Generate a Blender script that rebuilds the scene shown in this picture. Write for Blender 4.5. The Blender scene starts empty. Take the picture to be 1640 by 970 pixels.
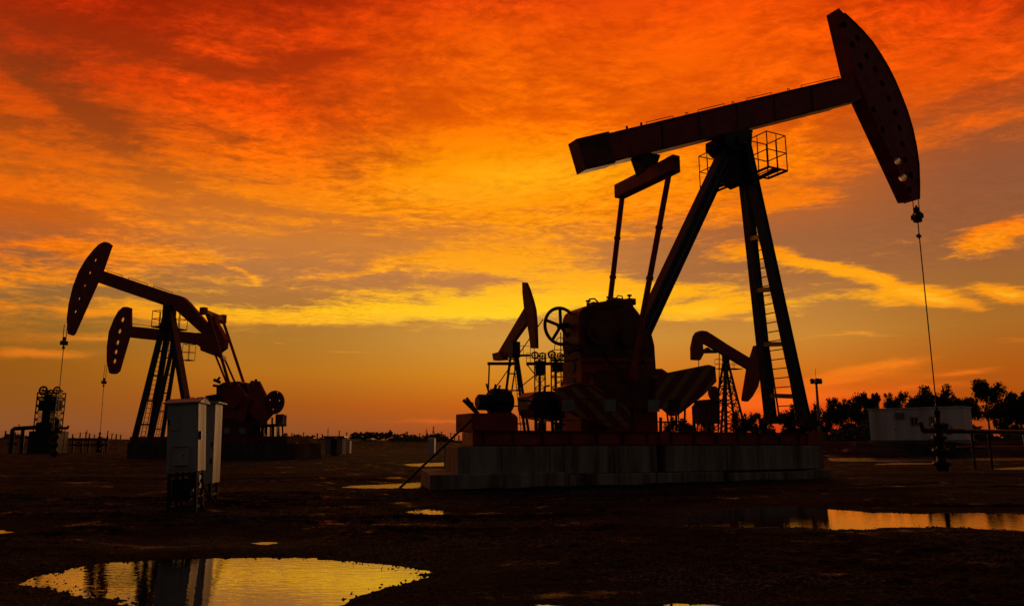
import bpy, bmesh, math, random
import numpy as np
from mathutils import Vector, Matrix
random.seed(7)
rad = math.radians
# ------------------------------------------------------------------ camera
HC = 1.15                       # tripod height
FPX = 1203.0                    # focal length in photo pixels (1640 wide)
PITCH = math.atan(223.0 / FPX)
scene = bpy.context.scene
COL = scene.collection
cam_d = bpy.data.cameras.new('camera')
cam = bpy.data.objects.new('camera', cam_d); COL.objects.link(cam)
cam.location = (0, 0, HC); cam.rotation_euler = (rad(90) + PITCH, 0, 0)
cam_d.sensor_width = 36; cam_d.lens = 36 * FPX / 1640
cam_d.clip_start = 0.1; cam_d.clip_end = 20000
scene.camera = cam
scene.view_settings.view_transform = 'Standard'
scene.view_settings.look = 'None'
scene.view_settings.gamma = 1
scene.view_settings.use_curve_mapping = False
scene.view_settings.exposure = 0.0
scene.render.film_transparent = False
scene.cycles.max_bounces = 6

CP, SP = math.cos(PITCH), math.sin(PITCH)
def ray(px, py):
    X = (px - 820) / FPX; v = (485 - py) / FPX
    return Vector((X, CP - v * SP, SP + v * CP))
def ground(px, py, z=0.0):
    d = ray(px, py); t = (z - HC) / d.z
    return Vector((d.x * t, d.y * t, z))
def azel(px, py):
    d = ray(px, py).normalized()
    return math.degrees(math.atan2(d.x, d.y)), math.degrees(math.asin(d.z))

# ------------------------------------------------------------------ world: dusk sky with lit cirrus
def s2l(c):
    return tuple(((v / 255) / 12.92 if v / 255 <= .04045 else ((v / 255 + .055) / 1.055) ** 2.4) for v in c)
SUN_AZ, SUN_EL = azel(985, 480)
world = bpy.data.worlds.new("World"); scene.world = world
world.use_nodes = True
NT = world.node_tree; NT.nodes.clear()
def nd(t, **k):
    n = NT.nodes.new(t)
    for a, b in k.items(): setattr(n, a, b)
    return n
def lk(a, b): NT.links.new(a, b)
def M_(op, a, b=None, c=None, clamp=False):
    n = nd('ShaderNodeMath', operation=op); n.use_clamp = clamp
    for i, v in enumerate((a, b, c)):
        if v is None: continue
        if isinstance(v, (int, float)): n.inputs[i].default_value = v
        else: lk(v, n.inputs[i])
    return n.outputs[0]
def smooth(x, lo, hi, a=0.0, b=1.0):
    n = nd('ShaderNodeMapRange', interpolation_type='SMOOTHSTEP')
    lk(x, n.inputs['Value'])
    n.inputs['From Min'].default_value = lo; n.inputs['From Max'].default_value = hi
    n.inputs['To Min'].default_value = a; n.inputs['To Max'].default_value = b
    return n.outputs[0]
def comb(x, y, z=0.0):
    n = nd('ShaderNodeCombineXYZ')
    for i, v in enumerate((x, y, z)):
        if isinstance(v, (int, float)): n.inputs[i].default_value = v
        else: lk(v, n.inputs[i])
    return n.outputs[0]
def noise(vec, scale, detail=6, rough=.55, dist=0.0):
    n = nd('ShaderNodeTexNoise'); lk(vec, n.inputs['Vector'])
    n.inputs['Scale'].default_value = scale; n.inputs['Detail'].default_value = detail
    n.inputs['Roughness'].default_value = rough; n.inputs['Distortion'].default_value = dist
    return n.outputs['Fac']
def mapping(vec, loc=(0, 0, 0), rot=0, sc=(1, 1, 1), kind='POINT'):
    n = nd('ShaderNodeMapping', vector_type=kind); lk(vec, n.inputs['Vector'])
    n.inputs['Location'].default_value = loc; n.inputs['Rotation'].default_value = (0, 0, rot)
    n.inputs['Scale'].default_value = sc
    return n.outputs[0]
def mixc(f, a, b, mode='MIX'):
    n = nd('ShaderNodeMix', data_type='RGBA', blend_type=mode)
    if isinstance(f, (int, float)): n.inputs[0].default_value = f
    else: lk(f, n.inputs[0])
    for i, v in ((6, a), (7, b)):
        if isinstance(v, tuple): n.inputs[i].default_value = (*v[:3], 1)
        else: lk(v, n.inputs[i])
    return n.outputs[2]
tc = nd('ShaderNodeTexCoord')
sep = nd('ShaderNodeSeparateXYZ'); lk(tc.outputs['Generated'], sep.inputs[0])
dx, dy, dz = sep.outputs
AZ = M_('MULTIPLY', M_('ARCTAN2', dx, dy), 180 / math.pi)
EL = M_('MULTIPLY', M_('ARCSINE', dz), 180 / math.pi)
ae = comb(AZ, EL)
# cloud-sheet coordinates: the view ray cut with a flat layer overhead
dzp = M_('ADD', M_('MAXIMUM', dz, 0.0), 0.09)
sheet = comb(M_('DIVIDE', dx, dzp), M_('DIVIDE', dy, dzp))
# slow warp of the angular coordinates, so that no band is straight
wn = nd('ShaderNodeTexNoise'); lk(mapping(ae, sc=(.05, .16, 1)), wn.inputs['Vector'])
wn.inputs['Scale'].default_value = 1.0; wn.inputs['Detail'].default_value = 7; wn.inputs['Roughness'].default_value = .62
wsub = nd('ShaderNodeVectorMath', operation='SUBTRACT'); lk(wn.outputs['Color'], wsub.inputs[0]); wsub.inputs[1].default_value = (.5, .5, .5)
wmul = nd('ShaderNodeVectorMath', operation='MULTIPLY'); lk(wsub.outputs[0], wmul.inputs[0]); wmul.inputs[1].default_value = (9.0, 3.2, 0)
wadd = nd('ShaderNodeVectorMath', operation='ADD'); lk(ae, wadd.inputs[0]); lk(wmul.outputs[0], wadd.inputs[1])
AEW = wadd.outputs[0]
sw = nd('ShaderNodeSeparateXYZ'); lk(AEW, sw.inputs[0]); AZW, ELW = sw.outputs[0], sw.outputs[1]

ROWS = [708, 690, 650, 600, 545, 500, 450, 400, 340, 280, 200, 100, 0, -130]
XS = [0, 410, 820, 1230, 1640]
GAP = {  # the sky between clouds
 708: [(120,68,38),(132,70,36),(148,68,30),(168,54,16),(132,52,16)],
 690: [(138,80,42),(146,80,38),(166,78,34),(200,62,16),(150,62,18)],
 650: [(146,84,28),(166,86,24),(196,96,22),(214,74,14),(170,76,14)],
 600: [(150,88,20),(182,110,26),(208,130,30),(206,112,26),(174,88,18)],
 545: [(142,98,36),(172,116,42),(206,145,58),(200,134,50),(168,104,36)],
 500: [(146,100,52),(172,114,52),(198,136,60),(186,124,58),(160,102,44)],
 450: [(150,92,52),(182,116,62),(192,124,66),(164,104,58),(154,94,52)],
 400: [(196,92,20),(200,120,50),(208,128,52),(162,98,56),(148,88,52)],
 340: [(190,90,18),(204,108,30),(214,120,34),(190,98,34),(146,84,52)],
 280: [(156,66,18),(158,72,22),(222,108,6),(206,92,14),(160,78,34)],
 200: [(138,52,16),(172,58,10),(226,90,2),(212,78,6),(182,64,12)],
 100: [(156,34,4),(164,44,8),(202,66,3),(206,62,3),(172,40,4)],
 0:   [(126,22,2),(150,32,2),(196,50,2),(194,44,3),(146,22,3)],
 -130:[(70,14,4),(84,20,4),(110,30,5),(110,30,5),(76,16,4)]}
LIT = {  # the lit cloud
 708: [(190,90,40),(190,90,36),(200,90,30),(230,80,20),(190,70,20)],
 690: [(190,90,36),(190,92,34),(205,92,30),(236,80,18),(205,74,20)],
 650: [(200,104,26),(214,104,28),(228,106,22),(244,98,24),(224,92,22)],
 600: [(212,112,26),(224,136,34),(236,158,40),(244,126,24),(226,110,22)],
 545: [(226,122,20),(240,158,40),(250,190,70),(240,160,50),(226,128,28)],
 500: [(244,136,12),(255,182,24),(255,202,32),(255,172,22),(250,150,18)],
 450: [(232,112,14),(242,146,36),(255,172,30),(255,164,18),(248,140,14)],
 400: [(238,110,10),(238,138,28),(250,154,22),(246,132,12),(236,108,16)],
 340: [(226,100,10),(242,130,16),(252,146,12),(244,120,10),(238,100,14)],
 280: [(216,84,8),(246,108,6),(255,160,4),(250,124,4),(238,98,10)],
 200: [(206,58,6),(234,74,4),(252,116,2),(244,98,3),(226,78,6)],
 100: [(224,50,5),(232,68,5),(244,98,3),(248,92,3),(220,58,5)],
 0:   [(176,30,2),(204,44,2),(232,72,2),(236,68,3),(188,34,3)],
 -130:[(90,18,4),(104,24,4),(130,40,5),(130,40,5),(90,20,4)]}
COV = {  # how much of the sheet is cloud
 708: [.15]*5, 690: [.2,.2,.2,.3,.2], 650: [.15,.1,.1,.3,.2], 600: [.12,.08,.05,.16,.16], 545: [.36,.12,.05,.10,.10],
 500: [.46,.32,.40,.20,.12], 450: [.44,.34,.40,.20,.14], 400: [.60,.38,.44,.24,.10], 340: [.58,.58,.54,.44,.14],
 280: [.50,.55,.74,.60,.50], 200: [.46,.55,.62,.58,.54], 100: [.50,.50,.50,.56,.46], 0: [.40,.46,.56,.58,.44], -130: [.4]*5}
E0, E1 = azel(820, 708)[1], azel(820, -130)[1]
def tpos(py): return (azel(820, py)[1] - E0) / (E1 - E0)
ELN = M_('DIVIDE', M_('SUBTRACT', EL, E0), E1 - E0)
ELWN = M_('DIVIDE', M_('SUBTRACT', ELW, E0), E1 - E0)
def ramp(fac, tab, i):
    n = nd('ShaderNodeValToRGB'); lk(fac, n.inputs[0]); cr = n.color_ramp; cr.interpolation = 'CARDINAL' if False else 'LINEAR'
    for k, r in enumerate(ROWS):
        p = max(0, min(1, tpos(r)))
        c = tab[r][i]
        c = s2l(c) if isinstance(c, tuple) else (c, c, c)
        if k == 0: e = cr.elements[0]; e.position = p
        elif k == len(ROWS) - 1: e = cr.elements[-1]; e.position = p
        else: e = cr.elements.new(p)
        e.color = (*c, 1)
    return n.outputs[0]
AZS = [azel(x, 500)[0] for x in XS]
def columns(fac, tab, azc):
    out = ramp(fac, tab, 0)
    for i in range(1, 5):
        out = mixc(smooth(azc, AZS[i - 1], AZS[i]), out, ramp(fac, tab, i))
    return out
AZmid = M_('ADD', AZ, M_('MULTIPLY', M_('SUBTRACT', AZW, AZ), .8))
gapc = columns(ELN, GAP, AZ)
litc = columns(ELN, LIT, AZmid)
cov = columns(ELN, COV, AZmid)
# guide streaks: px, py, half length, half height (photo pixels), tilt in degrees (+ = down to the right), weight
BL = [
 (120,500,170,9,0,.35),(60,566,110,8,-3,.55),(190,540,150,7,-4,.35),(330,515,110,8,0,.35),
 (480,512,140,10,1,.62),(640,500,150,11,-3,.7),(830,476,170,11,-1,.75),(960,455,110,16,5,.45),
 (380,428,30,3.2,32,.5),(550,440,60,5,-8,.35),(430,552,60,3,2,.30),(560,569,70,2.4,3,.40),(540,608,45,3,2,.18),
 (1290,418,80,13,14,.85),(1390,445,100,13,20,.85),(1500,480,80,11,17,.85),(1400,484,70,16,14,.6),(1190,408,80,14,-5,.5),
 (1110,496,62,13,-9,.75),(1210,508,80,5,3,.35),(1596,372,54,18,-22,.95),(1625,466,52,13,14,.9),
 (1335,546,90,4,0,.38),(1620,545,50,5,0,.32),(1400,592,70,8,-9,.6),(1360,612,100,8,-4,.40),(1530,600,60,5,-6,.45),(1480,625,120,6,0,.3),
 (1240,640,140,10,-3,.40),(1090,640,120,16,0,.5),(1060,668,140,9,0,.35),(720,672,90,4,-2,.45),(600,655,110,4,0,.18),
 (40,640,140,4,2,-.2),(1400,345,150,30,0,-.35),(60,340,130,18,0,-.30),(300,300,120,20,12,-.45),(260,82,130,16,4,-.35),(470,95,90,18,-12,-.22),(60,40,120,30,0,-.15),(1130,55,120,40,-30,.22),(700,140,60,60,30,-.12),(1290,200,60,14,-30,.2),(1250,320,90,12,-10,.4),(1430,215,120,18,-20,-.15),(560,270,80,10,14,-.2),(210,400,170,9,-3,.3),(700,420,90,6,-5,.35),(770,290,150,16,-6,.35),(900,262,60,22,-30,.35),(1000,330,140,12,-5,.30),(150,185,90,22,25,-.40),
 (380,240,60,10,0,.05),(690,300,120,26,-12,.35),(900,285,170,34,-8,.30),(760,240,60,20,-25,.15),(560,370,100,8,-6,.22),(650,400,120,9,0,-.18),
 (430,200,100,34,35,.20),(60,150,80,24,25,.25),(330,130,120,20,5,.22),(260,95,90,12,0,-.10),(820,90,160,70,0,.06),
 (640,110,90,24,-20,-.10),(1590,250,60,30,0,-.10),(1530,60,80,30,-20,.15),(1500,150,90,14,-25,.2),(1540,320,90,14,-12,.25),(900,60,60,70,10,-.06),(1050,60,60,50,-20,.10),
]
dsum = None
for (bx, by, hw, hh, tilt, wt) in BL:
    a0, e0 = azel(bx, by)
    sx = abs(azel(bx + 10, by)[0] - a0) / 10; sy = abs(azel(bx, by - 10)[1] - e0) / 10
    gt = nd('ShaderNodeTexGradient', gradient_type='QUADRATIC_SPHERE'); lk(AEW, gt.inputs[0]); tm = gt.texture_mapping
    tm.vector_type = 'TEXTURE'; tm.translation = (a0, e0, 0); tm.rotation = (0, 0, -rad(tilt)); tm.scale = (hw * sx * 2.5, hh * sy * 2.5, 1)
    g = M_('MULTIPLY_ADD', gt.outputs['Fac'], wt * 1.15, dsum if dsum is not None else 0.0)
    dsum = g
# noise layers on the sheet: broad masses, filaments, ripples
warp2 = nd('ShaderNodeTexNoise'); lk(sheet, warp2.inputs['Vector']); warp2.inputs['Scale'].default_value = 1.1; warp2.inputs['Detail'].default_value = 4
ws = nd('ShaderNodeVectorMath', operation='SUBTRACT'); lk(warp2.outputs['Color'], ws.inputs[0]); ws.inputs[1].default_value = (.5, .5, .5)
wsc = nd('ShaderNodeVectorMath', operation='SCALE'); lk(ws.outputs[0], wsc.inputs[0]); wsc.inputs['Scale'].default_value = .32
wa = nd('ShaderNodeVectorMath', operation='ADD'); lk(sheet, wa.inputs[0]); lk(wsc.outputs[0], wa.inputs[1])
SW = wa.outputs[0]
nA = noise(mapping(SW, rot=rad(25), sc=(1.0, 1.6, 1)), 1.5, 9, .66)
nB = noise(mapping(SW, rot=rad(-30), sc=(1.2, 2.2, 1)), 4.8, 10, .74)
nC = noise(mapping(SW, rot=rad(55), sc=(1.0, 1.5, 1)), 20.0, 8, .74)
nS = noise(mapping(AEW, loc=(3, 7, 0), rot=rad(3), sc=(.075, .55, 1)), 1.0, 12, .76)     # long low streaks
low = smooth(EL, 4, 17, 1, 0)
nBig = noise(mapping(SW, loc=(5, 2, 0), rot=rad(-48), sc=(.55, 1.5, 1)), 1.25, 5, .55)
nmix = M_('ADD', M_('MULTIPLY', M_('SUBTRACT', nBig, .5), 1.5), M_('ADD', M_('MULTIPLY', M_('SUBTRACT', nA, .5), .8), M_('ADD', M_('MULTIPLY', M_('SUBTRACT', nB, .5), .7), M_('MULTIPLY', M_('SUBTRACT', nC, .5), .45))))
nmix = M_('MULTIPLY', nmix, smooth(EL, 3, 15, .18, 1.0))
strk = M_('MULTIPLY', M_('MULTIPLY', M_('SUBTRACT', nS, .5), 2.5), smooth(EL, 6.0, 10.0, .12, 1.0))
strk = M_('MULTIPLY', strk, smooth(EL, 15, 24, 1.0, .25))
sepc = nd('ShaderNodeSeparateColor'); lk(cov, sepc.inputs[0])
dens = M_('ADD', M_('ADD', sepc.outputs[0], nmix), M_('ADD', strk, dsum))
mask = smooth(dens, .25, .76)
skyc = mixc(mask, gapc, litc)
patch = smooth(noise(mapping(AEW, loc=(11, 4, 0), sc=(.075, .13, 1)), 1.0, 4, .55), .40, .62, .25, 1.25)
# fine brightness texture inside the cloud; hottest where the sheet is densest low down
tex = M_('ADD', M_('MULTIPLY', M_('SUBTRACT', nC, .5), 1.5), M_('MULTIPLY', M_('SUBTRACT', nB, .5), .95))
tex = M_('ADD', M_('MULTIPLY', M_('MULTIPLY', M_('MULTIPLY', tex, patch), smooth(EL, 4, 14, .25, 1.0)), M_('MULTIPLY_ADD', mask, .75, .25)), 1.03)
hot = M_('MULTIPLY', smooth(dens, .85, 1.35), smooth(EL, 7, 14, .75, .12))

scl = nd('ShaderNodeVectorMath', operation='SCALE'); lk(skyc, scl.inputs[0]); lk(tex, scl.inputs['Scale'])
front = mixc(M_('MULTIPLY', hot, .8), scl.outputs[0], s2l((255, 205, 50)))
# away from the afterglow the sky is dim: a faint Nishita sky plus an added flat warm fill
AA = M_('ABSOLUTE', AZ)
wf = M_('MULTIPLY', smooth(AA, 36, 80, 1, 0), smooth(EL, 29, 52, 1, 0))
sky = nd('ShaderNodeTexSky', sky_type='NISHITA')
sky.sun_disc = False; sky.sun_elevation = rad(1.0); sky.sun_rotation = rad(SUN_AZ)
sky.air_density = 1.2; sky.dust_density = 3.0; sky.ozone_density = 1.5
skys = nd('ShaderNodeVectorMath', operation='SCALE'); lk(sky.outputs[0], skys.inputs[0]); skys.inputs['Scale'].default_value = .018
dusk = nd('ShaderNodeVectorMath', operation='ADD'); lk(skys.outputs[0], dusk.inputs[0]); dusk.inputs[1].default_value = (.025, .0165, .0135)
final = mixc(wf, dusk.outputs[0], front)
bg = nd('ShaderNodeBackground'); lk(final, bg.inputs[0]); bg.inputs[1].default_value = 1.0
wo = nd('ShaderNodeOutputWorld'); lk(bg.outputs[0], wo.inputs[0])
world.cycles.sampling_method = 'MANUAL'; world.cycles.sample_map_resolution = 512

sun_d = bpy.data.lights.new('sun', 'SUN'); sun = bpy.data.objects.new('sun', sun_d); COL.objects.link(sun)
sun_d.energy = 0.25; sun_d.angle = rad(12); sun_d.color = (1, .55, .22)
sd_ = Vector((math.sin(rad(SUN_AZ)) * math.cos(rad(3)), math.cos(rad(SUN_AZ)) * math.cos(rad(3)), math.sin(rad(3))))
sun.rotation_euler = sd_.to_track_quat('Z', 'Y').to_euler()
# ------------------------------------------------------------------ materials
def new_mat(name, col, rough=.6, metal=0.0, var=.25, scale=3.0, bump=.15, bscale=30.0, stain=None, spec=.5, streak=False):
    m = bpy.data.materials.new(name); m.use_nodes = True
    nt = m.node_tree; b = nt.nodes['Principled BSDF']
    b.inputs['Roughness'].default_value = rough; b.inputs['Metallic'].default_value = metal
    b.inputs['Specular IOR Level'].default_value = spec
    g = nt.nodes.new('ShaderNodeTexCoord'); mp = nt.nodes.new('ShaderNodeMapping')
    nt.links.new(g.outputs['Object'], mp.inputs[0])
    if streak: mp.inputs['Scale'].default_value = (1, 1, .12)
    n = nt.nodes.new('ShaderNodeTexNoise'); nt.links.new(mp.outputs[0], n.inputs['Vector'])
    n.inputs['Scale'].default_value = scale; n.inputs['Detail'].default_value = 8; n.inputs['Roughness'].default_value = .65
    r = nt.nodes.new('ShaderNodeValToRGB'); nt.links.new(n.outputs['Fac'], r.inputs[0])
    d = stain if stain else tuple(v * (1 - var) for v in col)
    r.color_ramp.elements[0].position = .36; r.color_ramp.elements[0].color = (*d, 1)
    r.color_ramp.elements[1].position = .60; r.color_ramp.elements[1].color = (*col, 1)
    nt.links.new(r.outputs[0], b.inputs['Base Color'])
    rr = nt.nodes.new('ShaderNodeMapRange'); nt.links.new(n.outputs['Fac'], rr.inputs[0])
    rr.inputs[3].default_value = min(1, rough + .15); rr.inputs[4].default_value = max(.05, rough - .15)
    nt.links.new(rr.outputs[0], b.inputs['Roughness'])
    if bump:
        n2 = nt.nodes.new('ShaderNodeTexNoise'); nt.links.new(g.outputs['Object'], n2.inputs['Vector'])
        n2.inputs['Scale'].default_value = bscale; n2.inputs['Detail'].default_value = 5
        bp = nt.nodes.new('ShaderNodeBump'); bp.inputs['Strength'].default_value = bump; bp.inputs['Distance'].default_value = .02
        nt.links.new(n2.outputs['Fac'], bp.inputs['Height']); nt.links.new(bp.outputs[0], b.inputs['Normal'])
    return m
MAT = dict(
 red=new_mat('weathered_red_paint', (.42, .028, .014), .5, var=.45, scale=2.0, stain=(.22, .02, .010)),
 redb=new_mat('bright_red_paint', (.48, .045, .012), .5, var=.35, scale=1.6, stain=(.22, .03, .012)),
 darkred=new_mat('oily_red_paint', (.20, .016, .010), .45, scale=1.5, stain=(.06, .010, .007)),
 teal=new_mat('dark_blue_green_paint', (.018, .05, .07), .42, scale=1.5, stain=(.012, .018, .02)),
 steel=new_mat('dark_oily_steel', (.035, .033, .03), .4, metal=.4, scale=4),
 wire=new_mat('steel_wire', (.06, .055, .05), .45, metal=.6, bump=0),
 galv=new_mat('dull_galvanised_steel', (.22, .22, .21), .45, metal=.7, scale=5),
 concrete=new_mat('stained_concrete', (.42, .36, .29), .9, scale=2.6, stain=(.13, .08, .05), bump=.5, bscale=14, streak=True),
 white=new_mat('grey_white_sheet_metal', (.44, .43, .40), .5, scale=1.4, var=.25, bump=.05, stain=(.30, .27, .22), streak=True),
 cabin=new_mat('cabin_panel', (.88, .84, .80), .55, scale=.8, var=.2, bump=.1, stain=(.60, .53, .46), streak=True),
 darkconc=new_mat('dark_concrete', (.13, .11, .09), .9, scale=1.6, stain=(.04, .03, .025), bump=.5, bscale=14, streak=True),  # concrete in a darker tone, for the two left bases
 plate=new_mat('enamel_plate', (.30, .31, .30), .4, scale=5, var=.3),
 glass=new_mat('dark_window_glass', (.02, .022, .025), .08, bump=0),
 rubber=new_mat('black_rubber', (.015, .015, .015), .7),
 bark=new_mat('bark', (.06, .045, .03), .9, scale=8, bump=.6),
 rock=new_mat('wet_stone', (.045, .043, .04), .75, scale=9, var=.5),
 brick=new_mat('pale_render', (.40, .34, .28), .85, scale=.6, var=.3),
 blue=new_mat('faded_blue_paint', (.05, .10, .17), .5, scale=2),
)
def leaf_mat(name, c0, c1):
    m = bpy.data.materials.new(name); m.use_nodes = True; nt = m.node_tree; b = nt.nodes['Principled BSDF']
    b.inputs['Roughness'].default_value = .7
    g = nt.nodes.new('ShaderNodeTexCoord'); n = nt.nodes.new('ShaderNodeTexNoise'); nt.links.new(g.outputs['Object'], n.inputs['Vector'])
    n.inputs['Scale'].default_value = 1.3; r = nt.nodes.new('ShaderNodeValToRGB'); nt.links.new(n.outputs['Fac'], r.inputs[0])
    r.color_ramp.elements[0].position = .35; r.color_ramp.elements[0].color = (*c0, 1)
    r.color_ramp.elements[1].position = .65; r.color_ramp.elements[1].color = (*c1, 1)
    nt.links.new(r.outputs[0], b.inputs['Base Color']); return m
MAT['leaf'] = leaf_mat('leaves', (.03, .045, .015), (.07, .09, .03))
MAT['scrub'] = leaf_mat('scrub_leaves', (.035, .04, .018), (.08, .08, .035))
def stripe_mat():
    m = bpy.data.materials.new('red_and_yellow_warning_stripes'); m.use_nodes = True; nt = m.node_tree; b = nt.nodes['Principled BSDF']
    b.inputs['Roughness'].default_value = .5
    at = nt.nodes.new('ShaderNodeAttribute'); at.attribute_name = 'stripe'      # distance across the plate, metres
    w = nt.nodes.new('ShaderNodeMath'); w.operation = 'FRACT'
    d = nt.nodes.new('ShaderNodeMath'); d.operation = 'MULTIPLY'; d.inputs[1].default_value = 1 / .62
    nt.links.new(at.outputs['Fac'], d.inputs[0]); nt.links.new(d.outputs[0], w.inputs[0])
    gt = nt.nodes.new('ShaderNodeMath'); gt.operation = 'GREATER_THAN'; gt.inputs[1].default_value = .6; nt.links.new(w.outputs[0], gt.inputs[0])
    g = nt.nodes.new('ShaderNodeTexCoord'); n = nt.nodes.new('ShaderNodeTexNoise'); nt.links.new(g.outputs['Object'], n.inputs['Vector'])
    n.inputs['Scale'].default_value = 4; n.inputs['Detail'].default_value = 6
    mx = nt.nodes.new('ShaderNodeMix'); mx.data_type = 'RGBA'; nt.links.new(gt.outputs[0], mx.inputs[0])
    mx.inputs[6].default_value = (.26, .02, .01, 1); mx.inputs[7].default_value = (.50, .26, .04, 1)
    m2 = nt.nodes.new('ShaderNodeMix'); m2.data_type = 'RGBA'; m2.blend_type = 'MULTIPLY'; m2.inputs[0].default_value = .6
    nt.links.new(mx.outputs[2], m2.inputs[6]); nt.links.new(n.outputs['Color'], m2.inputs[7])
    nt.links.new(m2.outputs[2], b.inputs['Base Color']); return m
MAT['stripe'] = stripe_mat()

# ------------------------------------------------------------------ mesh builder
class MB:
    def __init__(s): s.v = []; s.f = []; s.smooth = []
    def add(s, vs, fs, sm=False):
        o = len(s.v); s.v += [tuple(x) for x in vs]; s.f += [tuple(i + o for i in f) for f in fs]; s.smooth += [sm] * len(fs); return s
    def prism(s, A, B):             # two matching rings
        n = len(A)
        return s.add(list(A) + list(B), [tuple(range(n))[::-1], tuple(range(n, 2 * n))] + [(i, (i + 1) % n, n + (i + 1) % n, n + i) for i in range(n)])
    def hexa(s, c, ex, ey, ez):     # box by centre and three half-vectors
        c, ex, ey, ez = map(Vector, (c, ex, ey, ez))
        A = [c - ex - ey - ez, c + ex - ey - ez, c + ex + ey - ez, c - ex + ey - ez]
        return s.prism(A, [p + 2 * ez for p in A])
    def box(s, x0, y0, z0, x1, y1, z1):
        return s.hexa(((x0 + x1) / 2, (y0 + y1) / 2, (z0 + z1) / 2), ((x1 - x0) / 2, 0, 0), (0, (y1 - y0) / 2, 0), (0, 0, (z1 - z0) / 2))
    def bar(s, p, q, w, d=None, side=None):   # rectangular bar: w across 'side', d across the other
        p, q = Vector(p), Vector(q); d = d or w; t = (q - p).normalized()
        sd = Vector(side) if side is not None else (Vector((0, 0, 1)).cross(t) if abs(t.z) < .95 else Vector((1, 0, 0)))
        sd = (sd - t * sd.dot(t)).normalized(); u = t.cross(sd)
        R = lambda c: [c - sd * w / 2 - u * d / 2, c + sd * w / 2 - u * d / 2, c + sd * w / 2 + u * d / 2, c - sd * w / 2 + u * d / 2]
        return s.prism(R(p), R(q))
    def tube(s, pts, r, n=10, r2=None, caps=True):
        pts = [Vector(p) for p in pts]; k = len(pts); rs = r if isinstance(r, (list, tuple)) else [r + ((r2 if r2 is not None else r) - r) * i / max(1, k - 1) for i in range(k)]
        vs = []; ref = None
        for i, p in enumerate(pts):
            t = (pts[min(i + 1, k - 1)] - pts[max(i - 1, 0)]).normalized()
            if ref is None: ref = Vector((0, 0, 1)).cross(t) if abs(t.z) < .9 else Vector((1, 0, 0)).cross(t)
            ref = (ref - t * ref.dot(t)).normalized(); u = t.cross(ref)
            for j in range(n):
                a = 2 * math.pi * j / n; vs.append(p + (ref * math.cos(a) + u * math.sin(a)) * rs[i])
        fs = [(i * n + j, i * n + (j + 1) % n, (i + 1) * n + (j + 1) % n, (i + 1) * n + j) for i in range(k - 1) for j in range(n)]
        s.add(vs, fs, True)
        if caps: s.add(vs[:n], [tuple(range(n))[::-1]]); s.add(vs[-n:], [tuple(range(n))])
        return s
    def torus(s, c, axis, R, r, n=28, m=8):
        axis = Vector(axis).normalized(); e = axis.orthogonal().normalized(); g = axis.cross(e)
        vs = []; c = Vector(c)
        for i in range(n):
            a = 2 * math.pi * i / n; d = e * math.cos(a) + g * math.sin(a)
            for j in range(m):
                b = 2 * math.pi * j / m; vs.append(c + d * (R + r * math.cos(b)) + axis * r * math.sin(b))
        return s.add(vs, [(i * m + j, ((i + 1) % n) * m + j, ((i + 1) % n) * m + (j + 1) % m, i * m + (j + 1) % m) for i in range(n) for j in range(m)], True)
def worldloc(o):
    v = Vector((0, 0, 0))
    while o: v += o.location; o = o.parent
    return v
def finish(name, me, mat, parent, bevel=0):
    o = bpy.data.objects.new(name, me); COL.objects.link(o)
    if mat: me.materials.append(MAT[mat] if isinstance(mat, str) else mat)
    if parent: o.parent = parent
    if bevel:
        b = o.modifiers.new('bevel', 'BEVEL'); b.width = bevel; b.segments = 2; b.limit_method = 'ANGLE'; b.angle_limit = rad(40)
    return o
def build(mb, name, mat, parent=None, bevel=0, origin=None):
    L = worldloc(parent) if parent else Vector(origin or (0, 0, 0))
    me = bpy.data.meshes.new(name); me.from_pydata([(x - L.x, y - L.y, z - L.z) for x, y, z in mb.v], [], mb.f)
    me.polygons.foreach_set('use_smooth', mb.smooth); me.update()
    bm = bmesh.new(); bm.from_mesh(me); bmesh.ops.recalc_face_normals(bm, faces=bm.faces); bm.to_mesh(me); bm.free()
    o = finish(name, me, mat, parent, bevel)
    if not parent and origin is not None: o.location = L
    return o
def cut(o, cutters):                # drill holes
    c = build(cutters, 'cutter', None); c.location = worldloc(o) * 0
    L = worldloc(o); c.location = (0, 0, 0)
    m = o.modifiers.new('holes', 'BOOLEAN'); m.object = c; m.solver = 'EXACT'; m.use_self = False
    bpy.context.view_layer.update()
    dg = bpy.context.evaluated_depsgraph_get()
    me = bpy.data.meshes.new_from_object(o.evaluated_get(dg)); o.modifiers.clear(); o.data = me
    bpy.data.objects.remove(c)
    for p in me.polygons: p.use_smooth = False
def each(mbs, name, mat, parent):
    for m in mbs: build(m, name, mat, parent)
def tag(o, label=None, cat=None, group=None, kind=None):
    if label: o['label'] = label
    if cat: o['category'] = cat
    if group: o['group'] = group
    if kind: o['kind'] = kind
    return o
def empty(name, loc, label, cat, group=None):
    o = bpy.data.objects.new(name, None); COL.objects.link(o); o.location = loc; o.empty_display_size = .3
    return tag(o, label, cat, group)
def copy_tree(o, parent=None):
    c = o.copy(); COL.objects.link(c); c.parent = parent
    for ch in [x for x in bpy.data.objects if x.parent == o]: copy_tree(ch, c)
    return c
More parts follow.
